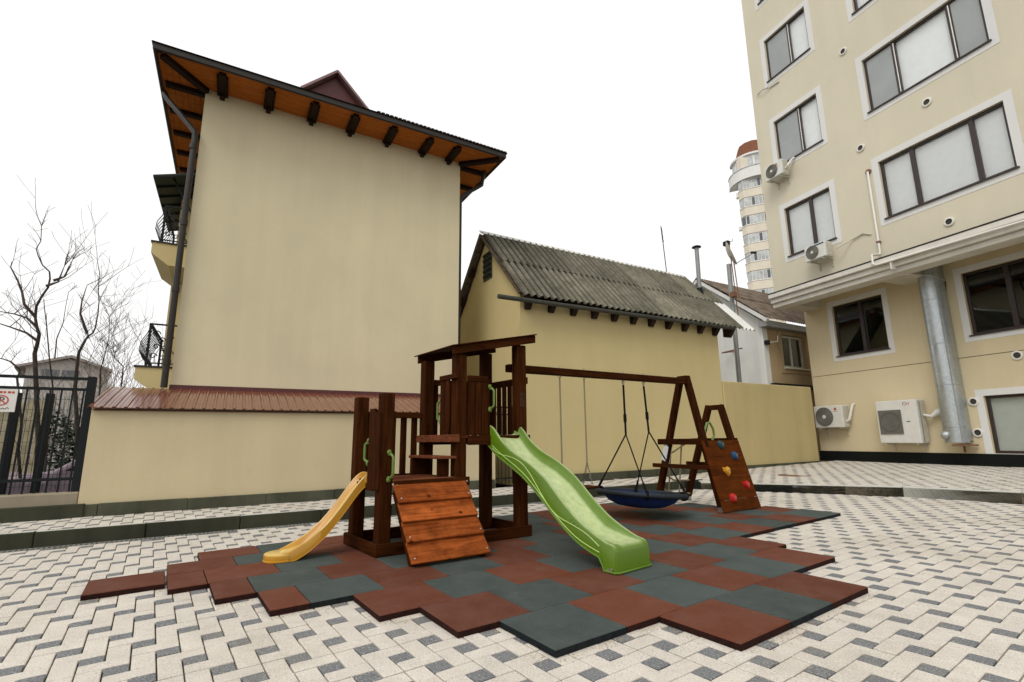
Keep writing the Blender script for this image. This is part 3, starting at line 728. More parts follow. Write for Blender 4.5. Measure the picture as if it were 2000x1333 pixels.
# yard wall and white house behind ----------------------------------------
T = Thing('yard_wall', 'plain yellow yard wall between small house and apartment block', 'wall', KF, (15, 1.25, .15))
T.part('wall_body', B().box(13.03, 17.12, 1.24, 1.44, .1, 2.46), M['yellow2'], bev=.02)
T.part('return_wall', B().box(16.93, 17.115, 1.441, 2.2, .1, 2.455), M['yellow2'])
T.part('plinth', B().box(13.03, 17.12, 1.19, 1.238, .05, .265), M['plinth'])
WU = 16.93
T = Thing('white_house', 'white gabled house with brown roof behind the yard wall', 'house', KF, (18, 2.5, 0))
T.part('gable_wall', B().prism([(2.5, 0), (7.2, 0), (7.2, 4.7), (4.78, 6.68), (2.5, 4.80)], lambda a, c, t: (t, a, c), WU, WU+.25), M['white'])
wn = [(17.94, 19.32, 3.29, 4.44)]
T.part('front_wall', B().wall(WU+.252, 21.4, 0, 4.8, 2.5, .16, wn), M['tan'])
w = T.part('window', B().prism([(17.98, 3.33), (19.28, 3.33), (19.28, 4.40), (17.98, 4.40)], lambda a, c, t: (a, t, c), 2.63, 2.65), M['glassd'])
T.part('window_back', B().box(17.9, 19.4, 2.75, 2.77, 3.2, 4.5), M['dark'], parent=w)
for a, c, d, e in ((17.95, 18.02, 3.30, 4.43), (19.24, 19.31, 3.30, 4.43), (18.60, 18.66, 3.37, 4.36), (18.02, 19.24, 3.30, 3.37), (18.02, 19.24, 4.36, 4.43)):
    T.part('window_frame', B().box(a, c, 2.60, 2.66, d, e), M['framel'], parent=w)
for a, c, d, e in ((17.76, 17.94, 3.09, 4.64), (19.32, 19.5, 3.09, 4.64), (17.94, 19.32, 3.09, 3.29), (17.94, 19.32, 4.44, 4.64)):
    T.part('surround', B().box(a, c, 2.475, 2.498, d, e), M['tan'], parent=w)
T.part('sill', B().box(17.9, 19.4, 2.40, 2.52, 3.24, 3.285), M['framel'], parent=w)
T.part('dark_ledge', B().box(WU+.1, 21, 2.3, 2.47, 2.58, 2.7), M['granite'])
ro = B()
def corrug(b, u0, u1, p, q, pitch, amp):
    n = int((u1-u0)/pitch*4); P = [(u0+(u1-u0)*i/n, amp*cos(2*pi*i/4)) for i in range(n+1)]
    vs = [(u, p[0], p[1]+h) for u, h in P]+[(u, q[0], q[1]+h) for u, h in P]+[(u, p[0], p[1]+h-.03) for u, h in P]; m = n+1
    b.add(vs, [(k, k+1, k+1+m, k+m) for k in range(n)]+[(k+1, k, 2*m+k, 2*m+k+1) for k in range(n)])
corrug(ro, WU-.28, 21.5, (2.15, 4.83), (3.5, 5.92), .13, .02); T.part('roof', ro, M['brownroof'], recalc=False)
ro = B(); corrug(ro, WU-.3, 21.5, (3.38, 5.87), (4.78, 6.93), .13, .02); T.part('roof', ro, M['brownroof'], recalc=False)
T.part('back_roof', B().hexa([(WU-.28, 4.78, 6.88), (21.5, 4.78, 6.88), (21.5, 7.6, 4.5), (WU-.28, 7.6, 4.5), (WU-.28, 4.78, 6.91), (21.5, 4.78, 6.91), (21.5, 7.6, 4.53), (WU-.28, 7.6, 4.53)]), M['brownroof'])
T.part('verge_board', B().beam((WU-.2, 4.78, 6.82), (WU-.2, 2.15, 4.72), .12, .12, (1, 0, 0)), M['white']); T.part('verge_board', B().beam((WU-.2, 4.78, 6.82), (WU-.2, 7.5, 4.65), .12, .12, (1, 0, 0)), M['white'])
T.part('eave_soffit', B().box(WU-.2, 21.4, 2.2, 2.49, 4.55, 4.75), M['pole'])
T.part('wall_lamp', B().box(16.95, 17.1, 2.38, 2.49, 3.98, 4.12), M['black']); T.part('lamp_arm', B().tube([(17.1, 2.42, 4.05), (17.4, 2.3, 4.1), (17.45, 2.3, 4.3)], .012, 6), M['pvc'])
T.part('iron_hook', B().tube([(WU-.02, 3.6, 3.92), (WU-.3, 3.9, 3.9), (WU-.3, 3.1, 3.94)], .025, 6), M['rust'])

# ------------------------------------------------------------------ apartment block
VU = 1.32
T = Thing('apartment_block', 'tall cream apartment block with white framed brown windows', 'apartment building', AF, (0, 0, .2))
cols = [(1.21, 2.735), (-2.80, -.17)]
rowz = [(6.53, 8.12), (9.61, 11.20), (12.73, 14.28), (15.80, 17.35)]
hol = [(a, b, c, d) for a, b in cols for c, d in rowz]
T.part('upper_wall', B().wall(-9, 3.43, 5.44, 22, VU, -.16, hol), M['apt'])
bx = B(); bx.box(-9, 3.43, -8, VU-.9, 5.3, 22); bx.quad((3.43, VU, 5.44), (3.43, VU-1, 5.44), (3.43, VU-1, 22), (3.43, VU, 22)); bx.quad((-9, VU, 5.44), (-9, VU-1, 5.44), (-9, VU-1, 22), (-9, VU, 22))
bx.box(-9, 3.43, VU-.9, VU-.02, 21.9, 22)
T.part('upper_core', bx, M['apt'])
lh = [(1.035, 2.53, 3.385, 4.965), (-2.8, -.88, 3.37, 4.95), (-3.6, -.88, .545, 1.89)]
T.part('lower_wall', B().wall(-9, 3.485, .2, 5.3, 0, -.14, lh), M['aptlow'])
bx = B(); bx.box(-9, 3.485, -8, -.9, 0, 5.28); bx.quad((3.485, 0, 0), (3.485, -1, 0), (3.485, -1, 5.3), (3.485, 0, 5.3)); T.part('lower_core', bx, M['aptlow'])
gr = B().box(-9, 3.46, -.002, .004, 2.845, 2.86); T.part('wall_joint', gr, M['sand'], label='thin horizontal joint line across the ground floor')
for i in range(9):
    a = 3.52-i*1.25; T.part('plinth_slab', B().box(a-1.246, a, .002, .03, .1, .535), M['granite'])

def window(u0, u1, z0, z1, v, mull, kind, ledge=True, sur=.165, screens=()):
    S = sur
    w = T.part('window', B().box(u0-S, u0-.001, v+.001, v+.008, z0-S, z1+S), M['surround'], label=None)
    w.name = 'window'
    # the window part itself is its white surround; frame, panes and blinds belong to it
    for a, c, d, e in ((u1+.001, u1+S, z0-S, z1+S), (u0-.0005, u1+.0005, z0-S, z0-.001), (u0-.0005, u1+.0005, z1+.001, z1+S)):
        T.part('surround', B().box(a, c, v+.001, v+.008, d, e), M['surround'], parent=w)
    fv = v-.10; f = .065
    fb = B()
    fb.box(u0+.002, u0+f, fv-.03, fv+.03, z0+.002, z1-.002); fb.box(u1-f, u1-.002, fv-.03, fv+.03, z0+.002, z1-.002)
    fb.box(u0+f, u1-f, fv-.03, fv+.03, z0+.002, z0+f); fb.box(u0+f, u1-f, fv-.03, fv+.03, z1-f, z1-.002)
    xs = [u0+f-.03]
    for mu in mull: fb.box(mu-.05, mu+.05, fv-.03, fv+.035, z0+f, z1-f)
    T.part('window_frame', fb, M['frame'], parent=w, bev=.004)
    ed = [u0+f]+[x for mu in mull for x in (mu-.05, mu+.05)]+[u1-f]
    for i in range(0, len(ed), 2):
        a, c = ed[i]+.002, ed[i+1]-.002
        T.part('pane', B().box(a, c, fv-.006, fv, z0+f, z1-f), M['glassd' if kind == 'dark' else 'glass'], parent=w)
        if i//2 in screens: T.part('insect_screen', B().box(a, c, fv+.012, fv+.016, z0+f, z1-f), M['screen'], parent=w)
    if kind == 'blind':
        bb = B(); n = int((z1-z0)/.075)
        for k in range(n): bb.beam((u0+.05, fv-.055, z0+.04+k*.075), (u1-.05, fv-.055, z0+.04+k*.075), .071, .004, (0, .25, 1))
        T.part('blind', bb, M['blind'], parent=w)
    elif kind == 'curtain': T.part('blind', B().box(u0+.03, u1-.03, fv-.07, fv-.06, z0+.03, z1-.03), M['blind'], parent=w)
    elif kind == 'frost': T.part('blind', B().box(u0+.03, u1-.03, fv-.05, fv-.04, z0+.03, z1-.03), M['frost'], parent=w)
    else:
        T.part('dark_room', B().wall(u0-.4, u1+.4, z0-.3, z1+.3, fv-.7, 0, []), M['dark'], parent=w)
    if ledge: T.part('sill', B().box(u0-.04, u1+.04, v-.08, v+.05, z0-.03, z0+.001), M['frame'], parent=w)
    return w
for ci, (a, b) in enumerate(cols):
    for ri, (c, d) in enumerate(rowz):
        if ci == 0: mu = [1.885]; sc = (1,) if ri in (1, 2) else ()
        else: mu = [-2.165, -.925]; sc = (0, 2) if ri == 1 else ()
        w = window(a, b, c, d, VU, mu, 'blind' if ri == 0 else 'curtain', screens=sc)
        if sc:
            for m_ in mu: T.part('blind_rod', B().tube([(m_-.02, VU-.05, c+.08), (m_-.02, VU-.05, d-.08)], .012, 6), M['pvc'], parent=w)
window(1.035, 2.53, 3.385, 4.965, 0, [1.72], 'dark', sur=.15)
window(-2.8, -.88, 3.37, 4.95, 0, [-1.72], 'dark', sur=.15)
window(-3.6, -.88, .545, 1.89, 0, [-2.3], 'frost', sur=.155, ledge=False)
# stepped cornice over the recessed ground floor
for v, z0, z1 in ((1.46, 5.0, 5.135), (1.55, 5.135, 5.28), (1.64, 5.28, 5.425)):
    T.part('cornice_step', B().box(-9, 3.415+(.0 if v < 1.5 else .0), 1.0 if v < 1.5 else 1.25, v, z0+.002, z1), M['cornice'], bev=.018, seg=2)
T.part('cornice_flashing', B().box(-9, 3.42, 1.322, 1.655, 5.427, 5.45), M['blackpipe'])
T.part('soffit', B().box(-9, 3.42, .002, 1.26, 5.28, 5.32), M['soffit'])
T.part('soffit_beam', B().box(2.88, 3.415, .002, .998, 5.0, 5.279), M['soffit']); T.part('soffit_beam', B().box(-.30, .36, .002, .998, 5.0, 5.279), M['soffit'])
# vents
for u, z, v in ((.254, 11.85, VU), (-1.469, 9.0, VU), (.189, 8.75, VU), (-1.468, 5.87, VU), (-1.651, 2.75, 0), (-.675, 1.77, 0), (-.651, 1.03, 0)):
    vt = T.part('vent', B().lathe((u, v, z), (0, 1, 0), [(.105, .0), (.105, .03), (.085, .038), (.07, .036), (.07, .006)], 20), M['pvc'], smooth=1)
    T.part('vent_grille', B().lathe((u, v, z), (0, 1, 0), [(.072, .004), (.072, .018), (.0, .018)], 16), M['ventd'], parent=vt)
# galvanised duct
DU, DVv = -.345, .29
dt = T.part('ventilation_duct', B().tube([(DU, DVv, .80), (DU, DVv, 5.29)], .235, 28), M['galv'], smooth=1, label='round galvanised duct running up to the soffit')
for z in (1.17, 2.2, 3.23, 4.36): T.part('duct_seam', B().lathe((DU, DVv, z), (0, 0, 1), [(.235, -.012), (.243, -.006), (.243, .006), (.235, .012)], 28, cap=False), M['galv'], parent=dt, smooth=1)
T.part('duct_rib', B().box(DU-.19, DU-.14, DVv-.28, DVv+.16, .84, 5.25), M['galv'], parent=dt)
T.part('duct_cap', B().lathe((DU+.11, DVv+.2, .98), (.3, 1, 0), [(.10, 0), (.10, .05), (.05, .10), (.02, .115)], 18), M['galv'], parent=dt, smooth=1)
T.part('duct_bracket', B().box(DU-.3, DU+.02, .05, .5, .72, .755), M['rust'], parent=dt); T.part('duct_bracket', B().box(DU-.02, DU+.01, .05, .09, .56, .72), M['rust'], parent=dt)
# white plastic pipe over the cornice
pp = T.part('white_pipe', B().tube([(.09, VU-.03, 7.97), (.09, VU+.05, 7.97), (.09, VU+.05, 5.72), (.09, VU+.08, 5.62), (.12, VU+.36, 5.58), (.12, VU+.37, 5.33), (.04, VU+.36, 5.28), (-8, VU+.36, 5.14)], .028, 10), M['pvc'], smooth=1)
T.part('pipe_clip', B().box(.05, .13, VU, VU+.09, 5.95, 5.99), M['rust'], parent=pp); T.part('pipe_clip', B().box(-.3, -.27, 1.46, 1.68, 5.06, 5.3), M['pvc'], parent=pp)
T.part('wall_flange', B().lathe((.09, VU, 7.98), (0, 1, 0), [(.075, 0), (.075, .03), (.03, .04)], 14), M['rust'], parent=pp)
T.part('cable', B().tube([(-.25, 1.45, 4.98), (-.6, .7, 4.9), (-.55, .02, 4.86)], .008, 5), M['pvc'])
T.part('cable', B().tube([(-.55, .02, 4.86), (-.52, .02, 4.5), (-.45, .12, 4.3)], .008, 5), M['slot'])
T.part('cable', B().tube([(3.2, VU+.03, 12.55), (2.9, VU+.12, 12.5), (2.7, VU+.03, 12.46), (2.35, VU+.02, 12.43)], .014, 5), M['pole'])
T.part('cable', B().tube([(1.05, 1.6, 6.12), (.75, 1.36, 6.3), (.45, 1.35, 6.36), (.26, 1.335, 6.25)], .018, 6), M['acs'])

# air conditioners --------------------------------------------------------
def aircon(label, u0, u1, z0, z1, va, vb, big=False, logo='ring', pipe=True):
    cz = (z0+z1)/2
    t = Thing('air_conditioner', label, 'air conditioner', AF, ((u0+u1)/2, vb, z0), group='air conditioner units on the apartment wall')
    t.part('casing', B().box(u0, u1, va, vb, z0, z1), M['acw'], bev=.018, seg=2)
    t.part('side_cover', B().box(u0-.012, u0-.001, va+.02, vb-.05, z0+.03, z1-.03), M['acs'], bev=.004)
    if big:
        a, b_, c, d = u1-.63, u1-.05, z0+.24, z1-.25
        gb = t.part('fan_grille', B().box(a, b_, vb+.001, vb+.012, c, d), M['acd'])
        gl = B()
        for i in range(26): gl.box(a+(b_-a)*i/26, a+(b_-a)*i/26+.006, vb+.013, vb+.022, c, d)
        for i in range(14): gl.box(a, b_, vb+.018, vb+.024, c+(d-c)*i/14, c+(d-c)*i/14+.005)
        t.part('grille_wires', gl, M['acg'], parent=gb)
        t.part('fan_ring', B().lathe(((a+b_)/2, vb+.012, (c+d)/2), (0, 1, 0), [(.255, 0), (.255, .012), (.235, .012)], 30, cap=False), M['acd'], parent=gb)
        t.part('badge', B().box(u0+.20, u0+.28, vb+.001, vb+.008, cz-.01, cz+.008), M['signk'])
        t.part('side_groove', B().box(u0-.016, u0-.002, vb-.12, vb-.09, z0+.03, z1-.05), M['acg'])
    else:
        r = (z1-z0)*.43; c = (u1-r-.05, vb, cz)
        gb = t.part('fan_grille', B().lathe(c, (0, 1, 0), [(r, .001), (r, .008), (.02, .012)], 32), M['acd'])
        gl = B()
        for k in range(8): gl.lathe(c, (0, 1, 0), [(r*(k+1)/8.2, .013), (r*(k+1)/8.2+.006, .019), (r*(k+1)/8.2+.012, .013)], 28, cap=False)
        for k in range(16):
            th = 2*pi*k/16; gl.beam((c[0]+.04*cos(th), vb+.016, c[2]+.04*sin(th)), (c[0]+r*cos(th), vb+.016, c[2]+r*sin(th)), .005, .006)
        t.part('grille_wires', gl, M['acg'], parent=gb)
        t.part('hub', B().lathe((c[0], vb, c[2]), (0, 1, 0), [(r*.2, .012), (r*.2, .022), (0, .028)], 16), M['acw'], parent=gb)
    for uu in (u0+.1, u1-.14):
        bk = B().box(uu, uu+.035, .0 if va < 1 else VU, vb-.02, z0-.035, z0-.002); bk.box(uu, uu+.035, (.0 if va < 1 else VU), (.0 if va < 1 else VU)+.03, z0-.24, z0-.03)
        t.part('wall_bracket', bk, M['acs'])
    if pipe:
        wv = .0 if va < 1 else VU
        t.part('insulated_pipe', B().tube([(u0-.01, (va+vb)/2, z0+.17), (u0-.09, (va+vb)/2, z0+.22), (u0-.12, wv+.14, z0+.42), (u0-.15, wv+.06, z1+.0), (u0-.16, wv, z1+.02)], .035, 8), M['pvc'], smooth=1)
    if logo == 'ring':
        lu, lz = u0+.2, z1-.11
        t.part('logo', B().lathe((lu, vb, lz), (0, 1, 0), [(.038, .001), (.038, .004), (.02, .004), (.02, .001)], 16), M['signr'])
        t.part('logo_line', B().box(lu-.07, lu+.07, vb+.001, vb+.003, lz-.075, lz-.063), M['signr'])
    return t
def text(t, s, size, loc, mt, parent=None, rz=pi, name='lettering', ext=.001):
    cu = bpy.data.curves.new(name, 'FONT'); cu.body = s; cu.size = size; cu.extrude = ext; cu.align_x = 'CENTER'; cu.align_y = 'CENTER'
    o = bpy.data.objects.new('tmp', cu); me = bpy.data.meshes.new_from_object(o); bpy.data.objects.remove(o)
    mo = link(name, me, mt, parent or t.o)
    mo.location = (loc[0]-t.b[0], loc[1]-t.b[1], loc[2]-t.b[2]); mo.rotation_euler = (pi/2, 0, rz)
    return mo
aircon('small white air conditioner high under the second row of windows, nearest the roofline', 2.30, 2.94, 9.07, 9.56, 1.46, 1.74)
a2 = aircon('small white air conditioner below the first floor window just above the cornice', 1.27, 1.91, 5.98, 6.43, 1.46, 1.75, pipe=False, logo=None)
a2.part('stripe', B().box(1.30, 1.60, 1.751, 1.753, 6.36, 6.40), M['hg'])
aircon('white air conditioner with round fan at the ground floor corner by the yard wall', 2.40, 3.30, 1.235, 1.89, .05, .35)
a4 = aircon('large boxy white air conditioner with square grille beside the steel duct', .37, 1.39, .78, 1.905, .05, .40, big=True, logo=None, pipe=False)
text(a4, 'C', .12, (.66, .402, 1.80), M['signk']); text(a4, 'H', .12, (.575, .402, 1.80), M['signr'])
a4.part('insulated_pipe', B().tube([(.35, .2, 1.5), (.2, .15, 1.45), (.08, .1, 1.55), (-.02, .02, 1.56)], [.03, .05, .085, .11], 10), M['acw'], smooth=1)

# ------------------------------------------------------------------ far tower block
T = Thing('tower_block', 'distant cream high-rise with bay windows and a round top balcony', 'tower block', XF, (0, 0, 0))
bay = [(-1.75, 2.4), (-1.75, .75), (-1.05, 0), (1.55, 0), (2.2, .75), (2.2, 1.3), (2.8, 1.3), (2.8, 6), (-1.75, 6)]
def ring(p, g):   # grow plan outline
    cx = sum(a for a, _ in p)/len(p); cy = 3.; return [(cx+(a-cx)*g, cy+(b-cy)*g) for a, b in p]
T.part('core', B().prism(ring(bay, .93), lambda a, c, t: (a, c, t), 0, 44), M['towc'])
z = 38.3
for k in range(8):
    zs = z-2.95*k
    T.part('parapet_band', B().prism(bay, lambda a, c, t: (a, c, t), zs-1.32, zs), M['towc'])
    T.part('sill_band', B().prism(ring(bay, 1.02), lambda a, c, t: (a, c, t), zs+.001, zs+.13), M['towl'])
    w = T.part('window', B().prism(ring(bay, .965), lambda a, c, t: (a, c, t), zs+.131, zs+1.628), M['towl'])
    seg = [((-1.01, .09), (1.5, .09), 5), ((-1.68, .76), (-1.06, .10), 1), ((1.58, .12), (2.1, .74), 2)]
    for p, q, n in seg:
        for i in range(n):
            t0, t1 = (i+.12)/n, (i+.88)/n
            a = (p[0]+(q[0]-p[0])*t0, p[1]+(q[1]-p[1])*t0); c = (p[0]+(q[0]-p[0])*t1, p[1]+(q[1]-p[1])*t1)
            T.part('pane', B().beam((a[0], a[1]-.03, zs+.86), (c[0], c[1]-.03, zs+.86), .05, 1.2), M['towd' if (i*3+k) % 5 == 2 else 'towg'], parent=w)
# round top balcony, glazing and tiled cap
def arc(r, n=20): return [(.9+r*cos(t), 3.4+r*sin(t)*1.0) for t in [pi+pi*i/n for i in range(n+1)]]
T.part('round_balcony', B().prism(arc(4.0), lambda a, c, t: (a, c, t), 39.95, 40.0), M['towl'])
T.part('round_balcony', B().prism(arc(3.95), lambda a, c, t: (a, c, t), 40.0, 41.7), M['towl'])
T.part('balcony_rail', B().prism(arc(4.03), lambda a, c, t: (a, c, t), 41.7, 41.82), M['towg'])
gl = T.part('glazing', B().prism(arc(3.3, 10), lambda a, c, t: (a, c, t), 41.82, 43.9), M['towl'])
A = arc(3.31, 10)
for i in range(10):
    p, q = A[i], A[i+1]; T.part('pane', B().beam((p[0]*.86+q[0]*.14, p[1]*.86+q[1]*.14, 42.95), (p[0]*.14+q[0]*.86, p[1]*.14+q[1]*.86, 42.95), .05, 1.5), M['towg'], parent=gl)
T.part('roof_slab', B().prism(arc(3.6), lambda a, c, t: (a, c, t), 43.9, 44.2), M['towl'])
cap = B(); A = [(x, y, 44.2) for x, y in arc(3.0, 6)]; A2 = [(.9+(x-.9)*.72, 3.4+(y-3.4)*.72, 46.9) for x, y, _ in A]
cap.add(A+A2, [(i, i+1, 8+i, 7+i) for i in range(6)]+[tuple(range(7, 14))]); T.part('tiled_cap', cap, M['towr'])
T.part('ac_box', B().box(-2.1, -1.78, .8, 1.5, 37.6, 38.4), M['towl']); T.part('ac_box', B().box(-2.2, -1.78, .9, 1.4, 32.2, 32.8), M['towl'])

# ------------------------------------------------------------------ fence, sign, things behind the fence
T = Thing('metal_fence', 'black bar fence on a rough stone base left of the garden wall', 'fence', KF, (-.2, 1.25, .155))
for z in (1.885, 1.745, .62): T.part('rail', B().box(-3.2, .28, 1.225, 1.255, z-.018, z+.018), M['black'])
for i in range(31):
    u = .215-i*.108; T.part('bar', B().box(u-.008, u+.008, 1.232, 1.248, .46, 1.75), M['black'])
T.part('post', B().box(.24, .325, 1.20, 1.285, .15, 1.915), M['black']); T.part('post', B().box(-1.9, -1.82, 1.20, 1.28, .15, 1.915), M['black'])
T.part('stone_base', B().box(-3.3, .335, 1.17, 1.36, .1, .46), M['stone'], bev=.02)
for i in range(4): T.part('kerb_stone', B().box(-3.3+i*.93, -3.3+i*.93+.924, 1.08, 1.165, .1, .315), M['kerb'], bev=.008)
T = Thing('parking_sign', 'white no-parking sign hung on the black bar fence', 'sign', KF, (-.53, 1.2, 1.44))
T.part('plate', B().box(-.66, -.40, 1.205, 1.22, 1.445, 1.725), M['signw'])
T.part('red_ring', B().lathe((-.53, 1.205, 1.585), (0, -1, 0), [(.063, .001), (.063, .004), (.051, .004), (.051, .001)], 28, cap=False), M['signr'])
text(T, 'P', .10, (-.53, 1.2035, 1.585), M['signk'], rz=0)
T.part('slash', B().beam((-.572, 1.2, 1.627), (-.488, 1.2, 1.543), .011, .002, (1, 0, 1)), M['signr'])
b = B()
for i, wd in enumerate((.03, .022, .028, .02, .03, .024)): b.box(-.635+i*.037, -.635+i*.037+wd, 1.2025, 1.204, 1.672, 1.696)
T.part('red_lettering', b, M['signr'])
b = B().tube([(-.60+i*.012, 1.2035, 1.487+.010*sin(i*1.9)+.004*sin(i*.7)) for i in range(13)], .0035, 4)
T.part('black_lettering', b, M['signk'])
T = Thing('mesh_fence', 'green wire mesh fence with dark posts behind the bar fence', 'fence', KF, (-.6, 2.0, .2))
for u in (-1.5, -.93, -.61, -.28): T.part('post', B().box(u-.04, u+.04, 1.97, 2.05, .3, 1.74), M['black'])
b = B()
for i in range(60): b.box(-2.6+i*.045, -2.6+i*.045+.005, 2.0, 2.005, .45, 1.7)
for i in range(9): b.box(-2.6, .1, 1.994, 2.0, .5+i*.145, .506+i*.145)
T.part('wire_mesh', b, M['greenmesh'], kind='stuff')
T = Thing('board_screen', 'weathered pale board screen standing behind the wire mesh', 'screen', KF, (-1, 3.9, .2))
for i in range(13): T.part('board', B().box(-2.4+i*.13, -2.4+i*.13+.115, 3.9, 3.93, .2, 1.75+.03*sin(i*2.3)), M['slat'])
# parked cars just seen behind the fence foot
def car(label, u, v, rot, c):
    F = Frame(KF.w(u, v).x, KF.w(u, v).y, 30.825+rot)
    t = Thing('parked_car', label, 'car', F, (0, 0, -.25), group='cars parked behind the fence')
    prof = [(-2.1, .30), (-2.12, .62), (-2.0, .78), (-1.35, .86), (-.75, 1.28), (.55, 1.32), (1.15, .92), (1.95, .80), (2.1, .60), (2.08, .30)]
    t.part('body', B().prism([(a, z-.25) for a, z in prof], lambda a, z, w: (a, w, z), -.82, .82), c, bev=.06, seg=3)
    for s in (-.825, .815):
        t.part('side_window', B().prism([(-1.2, .88-.25), (-.70, 1.22-.25), (.5, 1.25-.25), (1.0, .92-.25)], lambda a, z, w: (a, w, z), s, s+.01), M['carglass'])
        for x in (-1.35, 1.35):
            wl = t.part('wheel', B().lathe((x, s*.98, .08), (0, 1, 0), [(.2, -.09), (.31, -.08), (.31, .08), (.2, .09)], 18), M['tyre']); t.part('rim', B().lathe((x, s*.98, .08), (0, 1, 0), [(.19, -.095), (.19, .095)], 14), M['pole'], parent=wl)
    t.part('windscreen', B().beam((1.14, 0, .70), (.58, 0, 1.04), 1.35, .02, (0, 1, 0)), M['carglass'])
    for s in (-.6, .6): t.part('headlight', B().box(2.03, 2.11, s-.13, s+.13, .38, .46), M['glass'])
    return t
car('lilac car bonnet showing low behind the right end of the fence', .9, 3.3, 180, M['lilac'])
car('brownish car half hidden behind the fence bars, left of the lilac one', -2.3, 2.9, 8, M['lilac'])
b = B(); rs = random.Random(4)
for i in range(5200):
    u = rs.uniform(-1.0, .62); v = rs.uniform(4.6, 5.6); z = rs.uniform(.0, 1.0)**.8*(1.55+.25*sin(u*4)); s = rs.uniform(.02, .05)
    a = rs.uniform(0, 6.3); e = rs.uniform(-1, 1)
    d1 = Vector((cos(a), sin(a), e)).normalized()*s; d2 = Vector((-sin(a), cos(a), rs.uniform(-1, 1))).normalized()*s*.6
    p = Vector((u, v, z)); b.quad(tuple(p-d1), tuple(p+d2), tuple(p+d1), tuple(p-d2))
solo('evergreen_hedge', b, M['shrub'], 'dark evergreen hedge behind the right end of the fence', 'hedge', KF, (0, 5, 0))

# bare trees ---------------------------------------------------------------
def grow(b, rnd, p, d, L, r, lvl):
    n = max(3, int(L/.12)); pts = [p]; q = Vector(p); dd = Vector(d)
    for i in range(n):
        dd = (dd + Vector((rnd.gauss(0, .10), rnd.gauss(0, .10), rnd.gauss(.045, .08)))).normalized(); q = q+dd*L/n; pts.append(tuple(q))
    b.tube(pts, [max(.0022, r*(1-.8*i/n)) for i in range(n+1)], 5 if r > .01 else 4, cap=False)
    if lvl <= 0: return
    for k in range(rnd.randint(2, 4)):
        i = rnd.randint(1, n); a = rnd.uniform(0, 2*pi); ou = Vector((cos(a), sin(a)*.7, rnd.uniform(.1, 1.1)))
        grow(b, rnd, pts[i], (dd*.5+ou).normalized(), L*rnd.uniform(.4, .7), r*.5, lvl-1)
def tree(name, label, v, trunk, r, subs=(), seed=1, tw=14, lev=1, twl=.38):
    rnd = random.Random(seed); u0, z0 = trunk[0]; tw = int(tw*.8)
    t = Thing(name, label, 'tree', KF, (u0, v, min(z0, .2)), group='bare trees behind the fence')
    pts = [(u0-.0, v, -.1)]+[(u, v+rnd.uniform(-.06, .06), z) for u, z in trunk]
    n = len(pts); t.part('trunk', B().tube(pts, [r*(1-i/(n-1))**1.35*.58+.005 for i in range(n)], 8, cap=False), M['bark'], smooth=2)
    cr = B()
    lines = [pts]
    for s in subs:
        q = [(u, v+rnd.uniform(-.1, .1), z) for u, z in s]; cr.tube(q, [max(.004, r*.42*(1-.8*i/(len(q)-1))) for i in range(len(q))], 6, cap=False); lines.append(q)
    for ln in lines:
        for k in range(tw if ln is pts else tw//2):
            i = rnd.randint(max(1, len(ln)//4), len(ln)-1); a = rnd.uniform(0, 2*pi)
            grow(cr, rnd, ln[i], Vector((cos(a)*.8, sin(a)*.7, rnd.uniform(.6, 1.8))).normalized(), twl*rnd.choice((.3, .45, .6, .9, 1.5, 2.1)), r*.085+.0016, lev)
    t.part('crown', cr, M['twig'], recalc=False)
    return t
tree('bare_tree', 'tallest bare tree with a wavy trunk behind the fence', 2.6,
     [(-.4,.36),(-.47,1.11),(-.58,1.85),(-.67,2.37),(-.66,2.51),(-.64,2.65),(-.68,2.76),(-.74,2.92),(-.73,3.07),(-.69,3.23),(-.66,3.4),(-.64,3.52),(-.67,3.64),(-.75,3.72),(-.82,3.86),(-.84,3.95),(-.82,4.1),(-.85,4.35)], .052,
     [[(-.69,2.76),(-.83,2.9),(-.97,2.94),(-1.21,2.95)], [(-.68,2.57),(-.8,2.67),(-.97,2.73),(-1.19,2.8)], [(-.74,2.92),(-.87,3.09),(-.93,3.28),(-1.01,3.46),(-1.1,3.64),(-1.11,3.74)], [(-.66,3.4),(-.56,3.5),(-.5,3.75)], [(-.62,3.52),(-.5,3.6),(-.4,3.85)]], 3, 13)
tree('bare_tree', 'bare tree with a kinked upper trunk right of the tallest tree', 3.0,
     [(-.05,.3),(-.13,1.19),(-.23,1.9),(-.26,2.22),(-.25,2.47),(-.2,2.68),(-.19,2.76),(-.12,2.8),(-.11,2.9),(-.1,3.14),(-.11,3.33),(-.15,3.58),(-.14,3.76)], .05,
     [[(-.21,2.8),(-.3,3.09),(-.31,3.3),(-.27,3.56)]], 8, 12)
tree('bare_sapling', 'slender bare sapling between the two bigger trunks', 3.4, [(-.5,.3),(-.56,1.2),(-.59,1.92),(-.68,2.41),(-.77,2.91),(-.85,3.24),(-.87,3.37)], .024, [[(-.64,2.42),(-.65,2.75),(-.6,3.01),(-.6,3.28),(-.6,3.54)]], 12, 9)
tree('bare_tree', 'leaning bare branches at the left edge above the parking sign', 2.4, [(-.5,.3),(-.6,1.0),(-.63,1.33),(-.74,1.97),(-.75,2.1),(-.83,2.2),(-.96,2.25),(-1.06,2.25),(-1.4,2.5)], .032, [], 15, 10)
tree('bare_shrub', 'twiggy bare shrub rising just left of the balcony', 4.5, [(-.15,.3),(-.18,1.4),(-.2,2.04),(-.23,2.41),(-.2,2.7),(-.19,3.0),(-.21,3.39)], .024, [], 19, 30, 2, .5)
